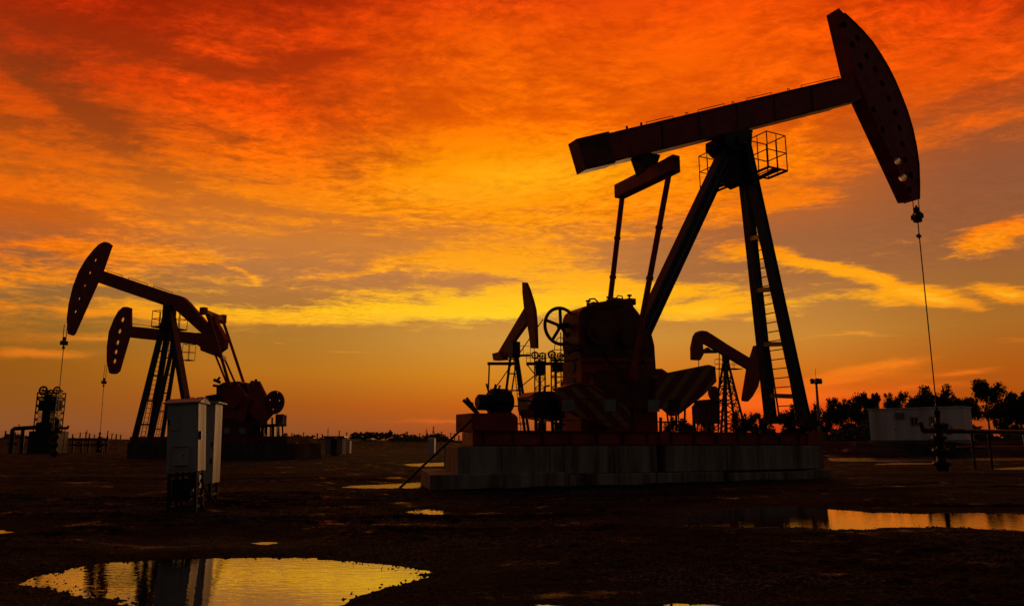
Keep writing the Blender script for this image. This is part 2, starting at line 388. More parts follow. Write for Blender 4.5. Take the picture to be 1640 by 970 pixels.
class Plane:                        # the upright plane in which a machine works: u along, w away from the camera, z up
    def __init__(s, O, deg):
        s.O = Vector((O[0], O[1], 0)); a = rad(deg)
        s.a = Vector((math.cos(a), math.sin(a), 0)); s.n = Vector((-math.sin(a), math.cos(a), 0))
    def uz(s, px, py, w=0):
        d = ray(px, py); t = (s.O.dot(s.n) + w) / d.dot(s.n); P = d * t + Vector((0, 0, HC))
        return ((P - s.O).dot(s.a), P.z)
    def P(s, u, w, z): return s.O + s.a * u + s.n * w + Vector((0, 0, z))
    def pt(s, px, py, w=0): u, z = s.uz(px, py, w); return s.P(u, w, z)
    def slab(s, mb, pts, w0, w1, wt=None, minz=None):       # outline seen at depth wt, given thickness w0..w1
        q = [s.uz(x, y, w0 if wt is None else wt) for x, y in pts]
        if minz is not None: q = [(u, max(z, minz)) for u, z in q]
        return mb.prism([s.P(u, w0, z) for u, z in q], [s.P(u, w1, z) for u, z in q])
    def drum(s, mb, px, py, rpx, w0, w1, n=24, wt=None):    # disc with its axis across the plane
        wt = w0 if wt is None else wt
        u, z = s.uz(px, py, wt); r = abs(s.uz(px, py - rpx, wt)[1] - z)
        return mb.tube([s.P(u, w0, z), s.P(u, w1, z)], r, n)
# ------------------------------------------------------------------ ground, water
_rng = np.random.RandomState(5); _tab = _rng.rand(256, 256)
def vnoise(x, y, sc):
    x = x / sc + 91.3; y = y / sc + 47.7
    xi = np.floor(x).astype(int); yi = np.floor(y).astype(int); fx = x - xi; fy = y - yi
    fx = fx * fx * (3 - 2 * fx); fy = fy * fy * (3 - 2 * fy)
    g = lambda i, j: _tab[i % 256, j % 256]
    return (g(xi, yi) * (1 - fx) + g(xi + 1, yi) * fx) * (1 - fy) + (g(xi, yi + 1) * (1 - fx) + g(xi + 1, yi + 1) * fx) * fy - .5
def fbm(x, y, sc, o=5, g=.5):
    r = 0; a = 1.0
    for k in range(o): r = r + vnoise(x + 13 * k, y - 7 * k, sc * .5 ** k) * a; a *= g
    return r
WL = -0.045                                             # water level
PUD = {  # outlines of the pools as they lie on the ground
 'front': [(46,932),(74,922),(110,912),(180,900),(290,893),(400,891),(520,894),(600,899),(660,908),(692,916),(664,930),(640,941),(622,950),(604,960),(594,974),(560,1010),(470,1040),(330,1040),(240,1000),(212,973),(190,962),(140,955),(120,947),(76,938)],
 'right': [(1092,843),(1105,832),(1130,822),(1200,812),(1270,810),(1340,817),(1400,820),(1470,822),(1560,820),(1660,822),(1760,826),(1760,858),(1640,851),(1570,846),(1500,842),(1420,845),(1345,849),(1325,846),(1240,844),(1150,845)],
 'left_of_plinth': [(538,781),(560,777),(620,775),(676,772),(676,781),(640,783),(590,783)],
 'behind_plinth': [(646,743),(680,741),(716,740),(716,747),(690,748),(655,746)],
 'small_front': [(648,820),(665,815),(690,814),(712,817),(735,822),(700,825),(665,824)],
 'far_right': [(1325,731),(1400,730),(1520,731),(1640,732),(1700,733),(1700,737),(1560,738),(1470,738.5),(1400,740),(1330,739)],
 'far_right_thin': [(1400,742.5),(1440,740.5),(1500,741),(1510,743),(1450,744.5),(1410,744.5)],
 'right_edge': [(1590,750),(1640,747),(1700,748),(1700,753),(1610,753)],
 'left_edge': [(-60,846),(8,849),(14,852),(-10,856),(-80,856)],
 'tiny': [(244,872),(258,867),(277,867),(276,875),(255,876)],
 'tiny_mid': [(396,869),(420,867),(444,869),(430,872),(405,871)],
 'bottom': [(760,976),(860,969),(960,970),(1040,968),(1160,971),(1250,976),(1260,1010),(740,1010)],
 'shed': [(170,794),(200,793),(206,796),(180,797)],
}
PW = {k: np.array([tuple(ground(x, y, WL))[:2] for x, y in v]) for k, v in PUD.items()}
def sdist(px, py, poly):
    d = np.full(px.shape, 1e9); ins = np.zeros(px.shape, bool); n = len(poly)
    for i in range(n):
        ax, ay = poly[i]; bx, by = poly[(i + 1) % n]
        ex, ey = bx - ax, by - ay; t = np.clip(((px - ax) * ex + (py - ay) * ey) / (ex * ex + ey * ey), 0, 1)
        d = np.minimum(d, (px - ax - t * ex) ** 2 + (py - ay - t * ey) ** 2)
        c = ((ay > py) != (by > py)) & (px < ex * (py - ay) / (ey if abs(ey) > 1e-9 else 1e-9) + ax); ins ^= c
    d = np.sqrt(d); return np.where(ins, -d, d)
def sstep(x, a, b): t = np.clip((x - a) / (b - a), 0, 1); return t * t * (3 - 2 * t)
def height(X, Y):
    R = np.hypot(X, Y); A = np.degrees(np.arctan2(X, Y))
    near = sstep(R, 90, 30)
    flat = 1 - .8 * sstep(R, 22, 45)
    h = (.05 * fbm(X, Y, 3.2, 5) + .10 * fbm(X, Y - 50, 14, 3)) * flat + .03 * fbm(X + 31, Y, .55, 5, .65) * (.4 + .6 * flat) + .028 * fbm(X - 5, Y, .18, 4, .7) * sstep(R, 26, 12)
    rut = .05 * np.abs(fbm(X * .35 + Y * .1, Y * 1.6 - X * .3, 1.5, 3))                   # wheel-churned ridges
    for (c0, c1, c2, c3) in ((11.6, .10, .9, .35), (14.4, -.06, .7, .28), (17.8, .16, 1.1, .2), (25.0, .05, 1.2, .15)):     # wheel tracks across the yard
        dd = Y - (c0 + c1 * X + c2 * np.sin(X * c3 + c0))
        for o_ in (-.85, .85):
            q_ = np.abs(dd - o_); lug = .75 + .25 * np.sign(np.sin(X * 26 + q_ * 14)); h = h - .055 * np.exp(-(q_ / .15) ** 2) * lug + .028 * np.exp(-((q_ - .27) / .09) ** 2)
    h = np.maximum(h + .035 - rut * near, WL + .018 + .012 * fbm(X, Y, .3, 3))
    jit = .26 * fbm(X, Y, 1.1, 6, .66)
    for k, P in PW.items():
        lo = P.min(0) - 3; hi = P.max(0) + 3
        m = (X > lo[0]) & (X < hi[0]) & (Y > lo[1]) & (Y < hi[1])
        if not m.any(): continue
        s = sdist(X[m], Y[m], P); sc = 1.0 + .02 * R[m]
        s = s + jit[m] * min(1.0, (P[:, 1].max() - P[:, 1].min()) * .16 + .08)
        prof = WL + np.clip(s * .055, -.07, .4) + .006 * fbm(X[m], Y[m], .16, 3)
        w = sstep(s, 1.3, .15); h[m] = h[m] * (1 - w) + np.minimum(prof, h[m] + 1) * w
    # raised ground: the cabin pad and the bank of the tree belt on the right, low spoil on the horizon left
    b = sstep(A + .5 * fbm(X, Y, 9, 2), 19.5, 22) * sstep(Y + 1.0 * fbm(X, Y, 6, 3), 62, 66) * sstep(Y, 400, 200)
    h = h + b * (1.18 + .25 * fbm(X, Y, 7, 3))
    c = sstep(R, 120, 170) * sstep(R, 900, 400)
    h = h + c * np.maximum(0, .9 + 2.2 * fbm(X, Y, 60, 3))
    return h
def hz(x, y): return float(height(np.array([x * 1.0]), np.array([y * 1.0]))[0])
az = np.concatenate([np.arange(-180, -50, 5.0), np.arange(-50, -37, .8), np.linspace(-37, 37, 800), np.arange(37.8, 50, .8), np.arange(50, 180, 5.0)])
rr = np.concatenate([np.array([0.6, 1.6, 3.0, 4.5]), np.exp(np.linspace(math.log(5.5), math.log(65), 620)), np.exp(np.linspace(math.log(66.5), math.log(6000), 110))])
AZg, Rg = np.meshgrid(np.radians(az), rr)
GX = Rg * np.sin(AZg); GY = Rg * np.cos(AZg); GZ = height(GX, GY)
nr, na = GX.shape
co = np.stack([GX, GY, GZ], -1).reshape(-1, 3)
idx = np.arange(nr * na).reshape(nr, na); nx = np.roll(idx, -1, axis=1)
q = np.stack([idx[:-1], idx[1:], nx[1:], nx[:-1]], -1).reshape(-1, 4)
gm = bpy.data.meshes.new('ground'); gm.vertices.add(len(co) + 1)
gm.vertices.foreach_set('co', np.vstack([co, [[0, 0, 0]]]).astype(np.float32).ravel())
tri = np.stack([idx[0], nx[0], np.full(na, len(co))], -1)
loops = np.concatenate([q.ravel(), tri.ravel()]); nq = len(q)
gm.loops.add(len(loops)); gm.loops.foreach_set('vertex_index', loops.astype(np.int32))
gm.polygons.add(nq + na)
gm.polygons.foreach_set('loop_start', np.concatenate([np.arange(nq) * 4, nq * 4 + np.arange(na) * 3]).astype(np.int32))
gm.polygons.foreach_set('use_smooth', np.ones(nq + na, bool))
gm.update(calc_edges=True); gm.validate()
if gm.polygons[100].normal.z < 0: gm.flip_normals()
def ground_mat():
    m = bpy.data.materials.new('wet_mud'); m.use_nodes = True; nt = m.node_tree; b = nt.nodes['Principled BSDF']
    g = nt.nodes.new('ShaderNodeTexCoord')
    def nz(sc, det, s=(1, 1, 1), ro=.6):
        mp = nt.nodes.new('ShaderNodeMapping'); mp.inputs['Scale'].default_value = s; nt.links.new(g.outputs['Object'], mp.inputs[0])
        n = nt.nodes.new('ShaderNodeTexNoise'); n.inputs['Scale'].default_value = sc; n.inputs['Detail'].default_value = det; n.inputs['Roughness'].default_value = ro
        nt.links.new(mp.outputs[0], n.inputs['Vector']); return n.outputs['Fac']
    big = nz(.20, 7, (.7, 1.2, 1)); mid = nz(3.5, 12, (1, 1, 1), .72); fine = nz(38, 6)
    mx = nt.nodes.new('ShaderNodeMath'); mx.operation = 'MULTIPLY_ADD'; nt.links.new(mid, mx.inputs[0]); mx.inputs[1].default_value = .45
    ml = nt.nodes.new('ShaderNodeMath'); ml.operation = 'MULTIPLY'; nt.links.new(big, ml.inputs[0]); ml.inputs[1].default_value = .55; nt.links.new(ml.outputs[0], mx.inputs[2])
    r = nt.nodes.new('ShaderNodeValToRGB'); nt.links.new(mx.outputs[0], r.inputs[0]); cr = r.color_ramp
    cr.elements[0].position = .40; cr.elements[0].color = (.0018, .0024, .0030, 1); cr.elements[1].position = .63; cr.elements[1].color = (.090, .100, .112, 1)
    e = cr.elements.new(.51); e.color = (.006, .0074, .0088, 1); e = cr.elements.new(.56); e.color = (.024, .027, .031, 1)
    spk = nt.nodes.new('ShaderNodeMapRange'); nt.links.new(nz(34, 3, (1, 1, 1), .7), spk.inputs[0]); spk.inputs[1].default_value = .52; spk.inputs[2].default_value = .66
    pm_ = nt.nodes.new('ShaderNodeMapRange'); nt.links.new(nz(.33, 8, (.6, 1.3, 1), .68), pm_.inputs[0]); pm_.inputs[1].default_value = .44; pm_.inputs[2].default_value = .62
    mm = nt.nodes.new('ShaderNodeMath'); mm.operation = 'MULTIPLY'; nt.links.new(spk.outputs[0], mm.inputs[0]); nt.links.new(pm_.outputs[0], mm.inputs[1])
    gx = nt.nodes.new('ShaderNodeMix'); gx.data_type = 'RGBA'; nt.links.new(mm.outputs[0], gx.inputs[0]); nt.links.new(r.outputs[0], gx.inputs[6]); gx.inputs[7].default_value = (.32, .34, .36, 1)
    nt.links.new(gx.outputs[2], b.inputs['Base Color'])
    rr_ = nt.nodes.new('ShaderNodeMapRange'); nt.links.new(mx.outputs[0], rr_.inputs[0]); rr_.inputs[1].default_value = .42; rr_.inputs[2].default_value = .6
    rr_.inputs[3].default_value = .75; rr_.inputs[4].default_value = .95
    wet = nt.nodes.new('ShaderNodeMapRange'); nt.links.new(nz(.9, 9, (.7, 1.4, 1), .7), wet.inputs[0]); wet.inputs[1].default_value = .58; wet.inputs[2].default_value = .66
    wr = nt.nodes.new('ShaderNodeMix'); nt.links.new(wet.outputs[0], wr.inputs[0]); nt.links.new(rr_.outputs[0], wr.inputs[2]); wr.inputs[3].default_value = .28; nt.links.new(wr.outputs[0], b.inputs['Roughness'])
    sp_ = nt.nodes.new('ShaderNodeMapRange'); nt.links.new(wet.outputs[0], sp_.inputs[0]); sp_.inputs[3].default_value = .05; sp_.inputs[4].default_value = .35; nt.links.new(sp_.outputs[0], b.inputs['Specular IOR Level'])
    ad = nt.nodes.new('ShaderNodeMath'); ad.operation = 'MULTIPLY_ADD'; nt.links.new(fine, ad.inputs[0]); ad.inputs[1].default_value = .35; nt.links.new(nz(9, 8), ad.inputs[2])
    bp = nt.nodes.new('ShaderNodeBump'); bp.inputs['Strength'].default_value = 1.0; bp.inputs['Distance'].default_value = .09
    nt.links.new(ad.outputs[0], bp.inputs['Height']); nt.links.new(bp.outputs[0], b.inputs['Normal'])
    return m
MAT['mud'] = ground_mat()
gm.materials.append(MAT['mud'])
go = bpy.data.objects.new('ground', gm); COL.objects.link(go); tag(go, kind='structure')
def water_mat(name='still_water', amp=.06):
    m = bpy.data.materials.new(name); m.use_nodes = True; nt = m.node_tree; b = nt.nodes['Principled BSDF']
    b.inputs['Base Color'].default_value = (.010, .009, .007, 1); b.inputs['Roughness'].default_value = .012; b.inputs['IOR'].default_value = 1.5
    b.inputs['Specular IOR Level'].default_value = .5
    g = nt.nodes.new('ShaderNodeTexCoord'); mp = nt.nodes.new('ShaderNodeMapping'); nt.links.new(g.outputs['Object'], mp.inputs[0])
    mp.inputs['Scale'].default_value = (1, 2.2, 1)
    n = nt.nodes.new('ShaderNodeTexNoise'); nt.links.new(mp.outputs[0], n.inputs['Vector']); n.inputs['Scale'].default_value = 6; n.inputs['Detail'].default_value = 3
    bp = nt.nodes.new('ShaderNodeBump'); bp.inputs['Strength'].default_value = amp; bp.inputs['Distance'].default_value = .02
    nt.links.new(n.outputs['Fac'], bp.inputs['Height']); nt.links.new(bp.outputs[0], b.inputs['Normal'])
    gs = nt.nodes.new('ShaderNodeBsdfGlossy'); gs.inputs['Color'].default_value = (.92, .86, .80, 1); gs.inputs['Roughness'].default_value = .015; nt.links.new(bp.outputs[0], gs.inputs['Normal'])   # extra mirror layer added to brighten the reflected sky
    ms = nt.nodes.new('ShaderNodeMixShader'); ms.inputs[0].default_value = .42; nt.links.new(b.outputs[0], ms.inputs[1]); nt.links.new(gs.outputs[0], ms.inputs[2]); nt.links.new(ms.outputs[0], nt.nodes['Material Output'].inputs['Surface']); return m
MAT['water'] = water_mat(); MAT['ripples'] = water_mat('wind_rippled_water', .9)
for k, P in PW.items():
    lo = P.min(0) - .9; hi = P.max(0) + .9
    c = P.mean(0); Q = c + (P - c) * 1.0; dirs = (P - c) / (np.linalg.norm(P - c, axis=1)[:, None] + 1e-6); Q = P + dirs * .45
    me = bpy.data.meshes.new('puddle_water'); me.from_pydata([(x, y, WL) for x, y in Q], [], [tuple(range(len(Q)))]); me.materials.append(MAT['ripples' if k.startswith('far') or k in ('right_edge', 'behind_plinth', 'left_of_plinth') else 'water'])
    o = bpy.data.objects.new('puddle_water', me); COL.objects.link(o); tag(o, kind='structure')
# loose stones at the pools and over the yard
def stones(seed, n, area, smin, smax):
    rg = np.random.RandomState(seed); mb = MB(); oct_ = [(1,0,0),(-1,0,0),(0,1,0),(0,-1,0),(0,0,1),(0,0,-1)]
    F = [(0,2,4),(2,1,4),(1,3,4),(3,0,4),(2,0,5),(1,2,5),(3,1,5),(0,3,5)]
    pts = area(rg, n); H = height(pts[:, 0].copy(), pts[:, 1].copy())
    for (x, y), h in zip(pts, H):
        s = smin + (smax - smin) * rg.rand() ** 3; k = .6 + .5 * rg.rand(3); a = rg.rand() * 6.28
        if h < WL - .03: continue
        vs = []
        for v in oct_:
            v = np.array(v) * k * (.75 + .5 * rg.rand()) * s; vs.append((x + v[0] * math.cos(a) - v[1] * math.sin(a), y + v[0] * math.sin(a) + v[1] * math.cos(a), h + v[2] * .7 + s * .15))
        mb.add(vs, F)
    return mb
def near_area(rg, n):
    r = np.exp(rg.uniform(math.log(5.5), math.log(30), n)); a = np.radians(rg.uniform(-37, 37, n)); return np.stack([r * np.sin(a), r * np.cos(a)], -1)
g1 = stones(3, 7000, near_area, .005, .022)
def shore(rg, n):
    out = []
    for k in ('front', 'right', 'left_of_plinth', 'small_front'):
        P = PW[k]
        for _ in range(n // 4):
            i = rg.randint(len(P)); t = rg.rand(); p = P[i] * (1 - t) + P[(i + 1) % len(P)] * t; out.append(p + rg.normal(0, .22, 2))
    return np.array(out)
g2 = stones(4, 6000, shore, .005, .024)
g1.v, g1.f, g1.smooth = g1.v + g2.v, g1.f + [tuple(i + len(g1.v) for i in f) for f in g2.f], g1.smooth + g2.smooth
tag(build(g1, 'gravel', 'rock'), 'loose dark stones scattered over the wet mud and along the pools', 'gravel', kind='stuff')
# ------------------------------------------------------------------ the big pumping unit
O0 = ground(684, 785); _A = rad(27.4)
O_ = Vector((O0.x - math.sin(_A) * 2.2, O0.y + math.cos(_A) * 2.2, 0))
K = Plane(O_, 27.4)
def face_skew(pl, px_near, px_far, w0, w1, y=740):      # plan offset so that the end of a base is cut on the skew
    return pl.uz(px_far, y, w1)[0] - pl.uz(px_near, y, w0)[0]
# foundation of precast blocks
f = empty('foundation', K.P(4, 0, 0), 'long stepped plinth of stained concrete blocks under the big red pumpjack', 'foundation')
def block_row(xs, ytop, ybot, w0, w1, yref, skewfar=None, name='concrete_block', par=f, mat='concrete', gap=.035, bev=.02):
    z1 = K.uz(xs[0], ytop, w0)[1]; z0 = K.uz(xs[0], ybot, w0)[1] if ybot else -.25
    us = [K.uz(x, yref, w0)[0] for x in xs]; n = len(xs) - 1
    for i in range(n):
        a, b = us[i] + gap / 2, us[i + 1] - gap / 2; af = a
        if i == 0 and skewfar is not None: af = K.uz(skewfar, yref, w1)[0]
        dz = random.uniform(-.012, .012); j = random.uniform(-.03, .03)
        A = [K.P(a, w0 + j, z0), K.P(b, w0 + j, z0), K.P(b, w1, z0), K.P(af, w1, z0)]
        build(MB().prism(A, [p + Vector((0, 0, z1 - z0 + dz)) for p in A]), name, mat, par, bevel=bev)
    return z0, z1
W2 = 2.0
zl = K.uz(720, 761, -2.2)[1]
block_row([687, 911], 760, None, -2.2, W2, 770, skewfar=674)
block_row([911, 936], 760.5, None, -2.2, W2, 770)
block_row([947, 1052, 1161], 759, None, -2.2, W2, 770)
block_row([1175, 1232, 1297], 756.5, None, -2.2, W2, 770)
block_row([1298, 1332], 752.5, None, -2.2, W2, 762)
z0u = zl - .04; 
def upper(xs, **k):
    w0, w1 = -2.0, W2 - .1; us = [K.uz(x, 735, w0)[0] for x in xs]; zt = K.uz(740, 714.5, w0)[1]
    for i in range(len(xs) - 1):
        a, b = us[i] + .015, us[i + 1] - .015; af = a
        if i == 0 and 'skew' in k: af = K.uz(k['skew'], 735, w1)[0]
        j = random.uniform(-.02, .02)
        A = [K.P(a, w0 + j, z0u), K.P(b, w0 + j, z0u), K.P(b, w1, z0u), K.P(af, w1, z0u)]
        build(MB().prism(A, [p + Vector((0, 0, zt - z0u)) for p in A]), 'concrete_block', 'concrete', f, bevel=.02)
    return zt
ZT = upper([732, 803, 880, 903, 993, 1053], skew=713); upper([1066, 1100, 1165, 1223, 1279, 1320])
c_ = MB(); ua, ub = K.uz(760, 735, -1.5)[0], K.uz(1310, 735, -1.5)[0]
c_.prism([K.P(ua, -1.6, -.2), K.P(ub, -1.6, -.2), K.P(ub, 1.7, -.2), K.P(ua + 2, 1.7, -.2)], [K.P(ua, -1.6, ZT - .05), K.P(ub, -1.6, ZT - .05), K.P(ub, 1.7, ZT - .05), K.P(ua + 2, 1.7, ZT - .05)])
build(c_, 'core_slab', 'concrete', f)

M = empty('pumpjack', K.P(8, 0, ZT), 'biggest pumpjack, red, horse head raised at upper right, on the concrete plinth', 'pumpjack')
# skid
zs = K.uz(745, 689, -1.85)[1]; zg = ZT + .003
us0, us1 = K.uz(757, 700, -1.85)[0], K.uz(1318, 700, -1.85)[0]; usf = K.uz(740, 700, 1.6)[0]
sk = MB(); A = [K.P(us0, -1.85, zg), K.P(us1, -1.85, zg), K.P(us1, 1.6, zg), K.P(usf, 1.6, zg)]
sk.prism(A, [p + Vector((0, 0, zs - zg)) for p in A]); build(sk, 'skid', 'redb', M, bevel=.015)
fl = MB()
for z_ in (zg + .05, zs + .012): fl.prism([K.P(us0 - .02, -1.93, z_ - .03), K.P(us1 + .02, -1.93, z_ - .03), K.P(us1 + .02, -1.7, z_ - .03), K.P(us0 + .3, -1.7, z_ - .03)], [K.P(us0 - .02, -1.93, z_), K.P(us1 + .02, -1.93, z_), K.P(us1 + .02, -1.7, z_), K.P(us0 + .3, -1.7, z_)])
for i in range(15):
    u = us0 + .3 + (us1 - us0 - .6) * i / 14; fl.prism([K.P(u - .02, -1.925, zg + .06), K.P(u + .02, -1.925, zg + .06), K.P(u + .02, -1.84, zg + .06), K.P(u - .02, -1.84, zg + .06)], [K.P(u - .02, -1.925, zs - .03), K.P(u + .02, -1.925, zs - .03), K.P(u + .02, -1.84, zs - .03), K.P(u - .02, -1.84, zs - .03)])
build(fl, 'skid_flange', 'darkred', M)
for xa, xb in ((1058, 1070), (1295, 1317)):
    build(K.slab(MB(), [(xa, 690), (xb, 690), (xb, 711), (xa, 712)], -1.96, -1.86), 'skid_stiffener', 'redb', M)
# motor stand and motor
build(K.slab(MB(), [(756, 661), (824, 662), (830, 668), (830, 691), (756, 691)], -1.5, -.4), 'motor_stand', 'red', M, bevel=.02)
mo = MB(); u0, z0 = K.uz(783, 643, -.95); u1, _ = K.uz(817, 643, -.95); r_ = .33
mo.tube([K.P(u0, -.95, z0), K.P(u0 + .04, -.95, z0), K.P(u1 - .06, -.95, z0), K.P(u1, -.95, z0)], [r_ * .86, r_, r_, r_ * .8], 24)
u2, _ = K.uz(764, 645, -.95); mo.tube([K.P(u2, -.95, z0 - .02), K.P(u2 + .05, -.95, z0 - .02), K.P(u0, -.95, z0 - .02)], [.16, .22, .22], 20)
for i in range(14):
    a = math.pi * 2 * i / 14; d = (K.n * math.cos(a) + Vector((0, 0, math.sin(a)))) * (r_ + .02)
    mo.bar(K.P(u0 + .08, -.95, z0) + d, K.P(u1 - .1, -.95, z0) + d, .025, .05)
mo.hexa(K.P((u0 + u1) / 2, -.95, z0 - .36), K.a * .25, K.n * .3, Vector((0, 0, .07)))
mo.hexa(K.P((u0 + u1) / 2, -1.3, z0 + .05), K.a * .12, K.n * .08, Vector((0, 0, .12)))
mo.tube([K.P(u0 + .2, -.95, z0 + .3), K.P(u0 + .2, -.95, z0 + .42)], .04, 8)
mt = build(mo, 'motor', 'steel', M)
lv = MB()
for a, b in (((762, 660), (742, 640)), ((766, 662), (747, 637)), ((752, 651), (757, 645)), ((790, 628), (794, 615)), ((796, 628), (801, 617)), ((783, 628), (779, 614))):
    build(MB().tube([K.pt(*a, -1.0), K.pt(*b, -1.0)], .045 if a[0] < 780 else .03, 7), 'brake_lever', 'darkred', M)
# gearbox, pedestal
gb = [(928,505),(931,497),(938,491),(948,488),(962,483),(984,479),(1000,480),(1002,477.5),(1013,478),(1015,490),(1023,500),(1034,520),(1039,556),(1039,575),(931,575),(930,560),(928,550)]
build(K.slab(MB(), gb, -.62, .40), 'gearbox', 'darkred', M, bevel=.04)
b2 = MB()
K.drum(b2, 960, 530, 22, -.80, -.60, 28); K.drum(b2, 1005, 540, 14, -.76, -.60, 24); K.drum(b2, 960, 530, 9, -.92, -.78, 16)
for i in range(12):
    a = 2 * math.pi * i / 12; K.drum(b2, 960 + 19 * math.cos(a), 530 + 19 * math.sin(a), 1.6, -.83, -.79, 6, wt=-.7)
K.slab(b2, [(936,492),(1000,484),(1001,488),(937,496)], -.70, -.58)
for x, y in ((942, 487), (975, 481), (1008, 478)):
    b2.tube([K.pt(x, y + 2, -.3), K.pt(x, y - 5, -.3)], .03, 8); b2.tube([K.pt(x, y - 4, -.3), K.pt(x, y - 6, -.3)], .08, 10)
build(b2, 'gearbox_cover', 'darkred', M)
build(K.slab(MB(), [(931,575),(1045,575),(1048,620),(1052,692),(931,692)], -.55, .55), 'pedestal', 'redb', M, bevel=.02)
pf = MB()
for pts in ([(930,573),(1046,573),(1046,579),(930,579)], [(930,640),(1050,640),(1050,645),(930,645)], [(968,579),(974,579),(974,690),(968,690)], [(1012,579),(1018,579),(1020,690),(1014,690)]):
    K.slab(pf, pts, -.62, -.54)
build(pf, 'pedestal_rib', 'red', M)
hole_disc = MB()  # dark discs stand in for the shade inside two open holes
ue = K.uz(931, 590, -.55)[0]
for y in (586, 612):
    u, z = K.uz(931, y, -.0); z = K.uz(931, y, -.55)[1]; hole_disc.tube([K.P(ue - .03, 0, z), K.P(ue + .01, 0, z)], .2, 20)
build(hole_disc, 'dark_hole_disc', 'steel', M)
for i, (pts_, r_) in enumerate(((((940,487),(944,479),(952,478),(958,484)), .025), (((968,560),(972,575),(990,590),(1010,592)), .03), (((935,600),(948,596),(952,640),(950,688)), .03), (((1030,575),(1036,590),(1034,640)), .035), (((910,566),(920,560),(932,562)), .04), (((985,480),(990,473),(996,474),(998,481)), .02))):
    build(MB().tube([K.pt(x, y, -.68) for x, y in pts_], r_, 8), 'oil_pipe', 'steel', M)
for x, y, w_, h_ in ((1007, 484, .14, .10), (985, 482, .2, .07), (950, 490, .12, .10), (1028, 512, .08, .16)):
    build(MB().hexa(K.pt(x, y, -.2), K.a * w_, K.n * .2, Vector((0, 0, h_))), 'inspection_cap', 'darkred', M)
# tall steel plates right of the gearbox, behind the pitman
build(K.slab(MB(), [(1036,521),(1040,520),(1048,553),(1051,600),(1053,690),(1040,690)], -.35, .45), 'gearbox_bracket', 'darkred', M)
# band wheel
u, z = K.uz(898, 522, .1); fw = MB(); R_ = .62
c = K.P(u, .1, z); fw.torus(c, K.n, R_ - .05, .055, 40, 8)
fw.tube([K.P(u, -.05, z), K.P(u, .2, z)], .09, 14); fw.tube([K.P(u, .1, z), K.P(u + .9, .1, z)], .05, 10)
for i in range(5):
    a = 2 * math.pi * i / 5 + .35; d = K.a * math.cos(a) + Vector((0, 0, math.sin(a)))
    fw.bar(c + d * .06, c + d * (R_ - .07), .09, .05, side=d.cross(K.n))
build(fw, 'pulley_wheel', 'steel', M)
# cranks, counterweights
cr = MB()
for w0, w1 in ((-.95, -.70), (.70, .95)):
    K.slab(cr, [(950,604),(966,592),(1060,590),(1075,600),(1075,640),(1060,655),(966,650),(950,640)], w0, w1, wt=-.95)
build(cr, 'crank', 'darkred', M)
wt_ = [(1050,604),(1052,600),(1078,595),(1136,583.5),(1146,587),(1148,611),(1143,616),(1128,632),(1104,651),(1086,665),(1079,666),(1066,655),(1052,650)]
def striped(name, pts, w0, w1, k):
    o = build(K.slab(MB(), pts, w0, w1), name, 'stripe', M, bevel=.015)
    at = o.data.attributes.new('stripe', 'FLOAT', 'POINT'); L = worldloc(o)
    for i, v in enumerate(o.data.vertices):
        p = v.co + L - K.O; at.data[i].value = p.dot(K.a) + k * p.z
    return o
striped('counterweight', wt_, -1.15, -.95, -.95)
build(K.slab(MB(), [(1062,601),(1136,590),(1140,612),(1085,658),(1062,650)], .95, 1.15, wt=-.95), 'counterweight', 'red', M)
striped('belt_guard', [(893,622),(904,618),(926,613),(948,615),(966,627),(1008,655),(1012,668),(1010,683),(977,684),(931,668),(904,655),(895,640)], -1.25, -1.05, 1.15)
ed = MB(); K.slab(ed, [(893,621),(926,612),(948,614),(967,626),(964,629),(947,617),(926,615),(895,624)], -1.30, -1.0)
build(ed, 'belt_guard_edge', 'redb', M)
# drum and lumps left of the pedestal
lm = MB()
K.slab(lm, [(850,634),(858,627),(884,626),(903,630),(905,668),(893,674),(856,668),(850,655)], -.7, .1)
K.drum(lm, 863, 648, 15, -.9, -.7, 22); K.drum(lm, 890, 650, 12, -.85, -.7, 20)
for x in (858, 868, 884, 897):
    lm.tube([K.pt(x, 665, -.6), K.pt(x + 1, 690, -.6)], .045, 7)
lm.tube([K.pt(872, 627, -.4), K.pt(872, 619, -.4), K.pt(880, 617, -.4)], .03, 7)
lm.tube([K.pt(880, 672, -.9), K.pt(893, 681, -.9), K.pt(905, 679, -.9)], .035, 7)
build(lm, 'brake_drum', 'steel', M)
lo = MB()
for x0, y0, x1, y1, r in ((1058,668,1058,690,.05),(1068,660,1072,690,.03),(1083,664,1083,690,.04),(1097,654,1096,690,.035),(1056,676,1100,674,.025),(1110,650,1112,690,.05),(830,640,850,642,.03)):
    build(MB().tube([K.pt(x0, y0, -1.0), K.pt(x1, y1, -1.0)], r, 7), 'guard_post', 'steel', M)
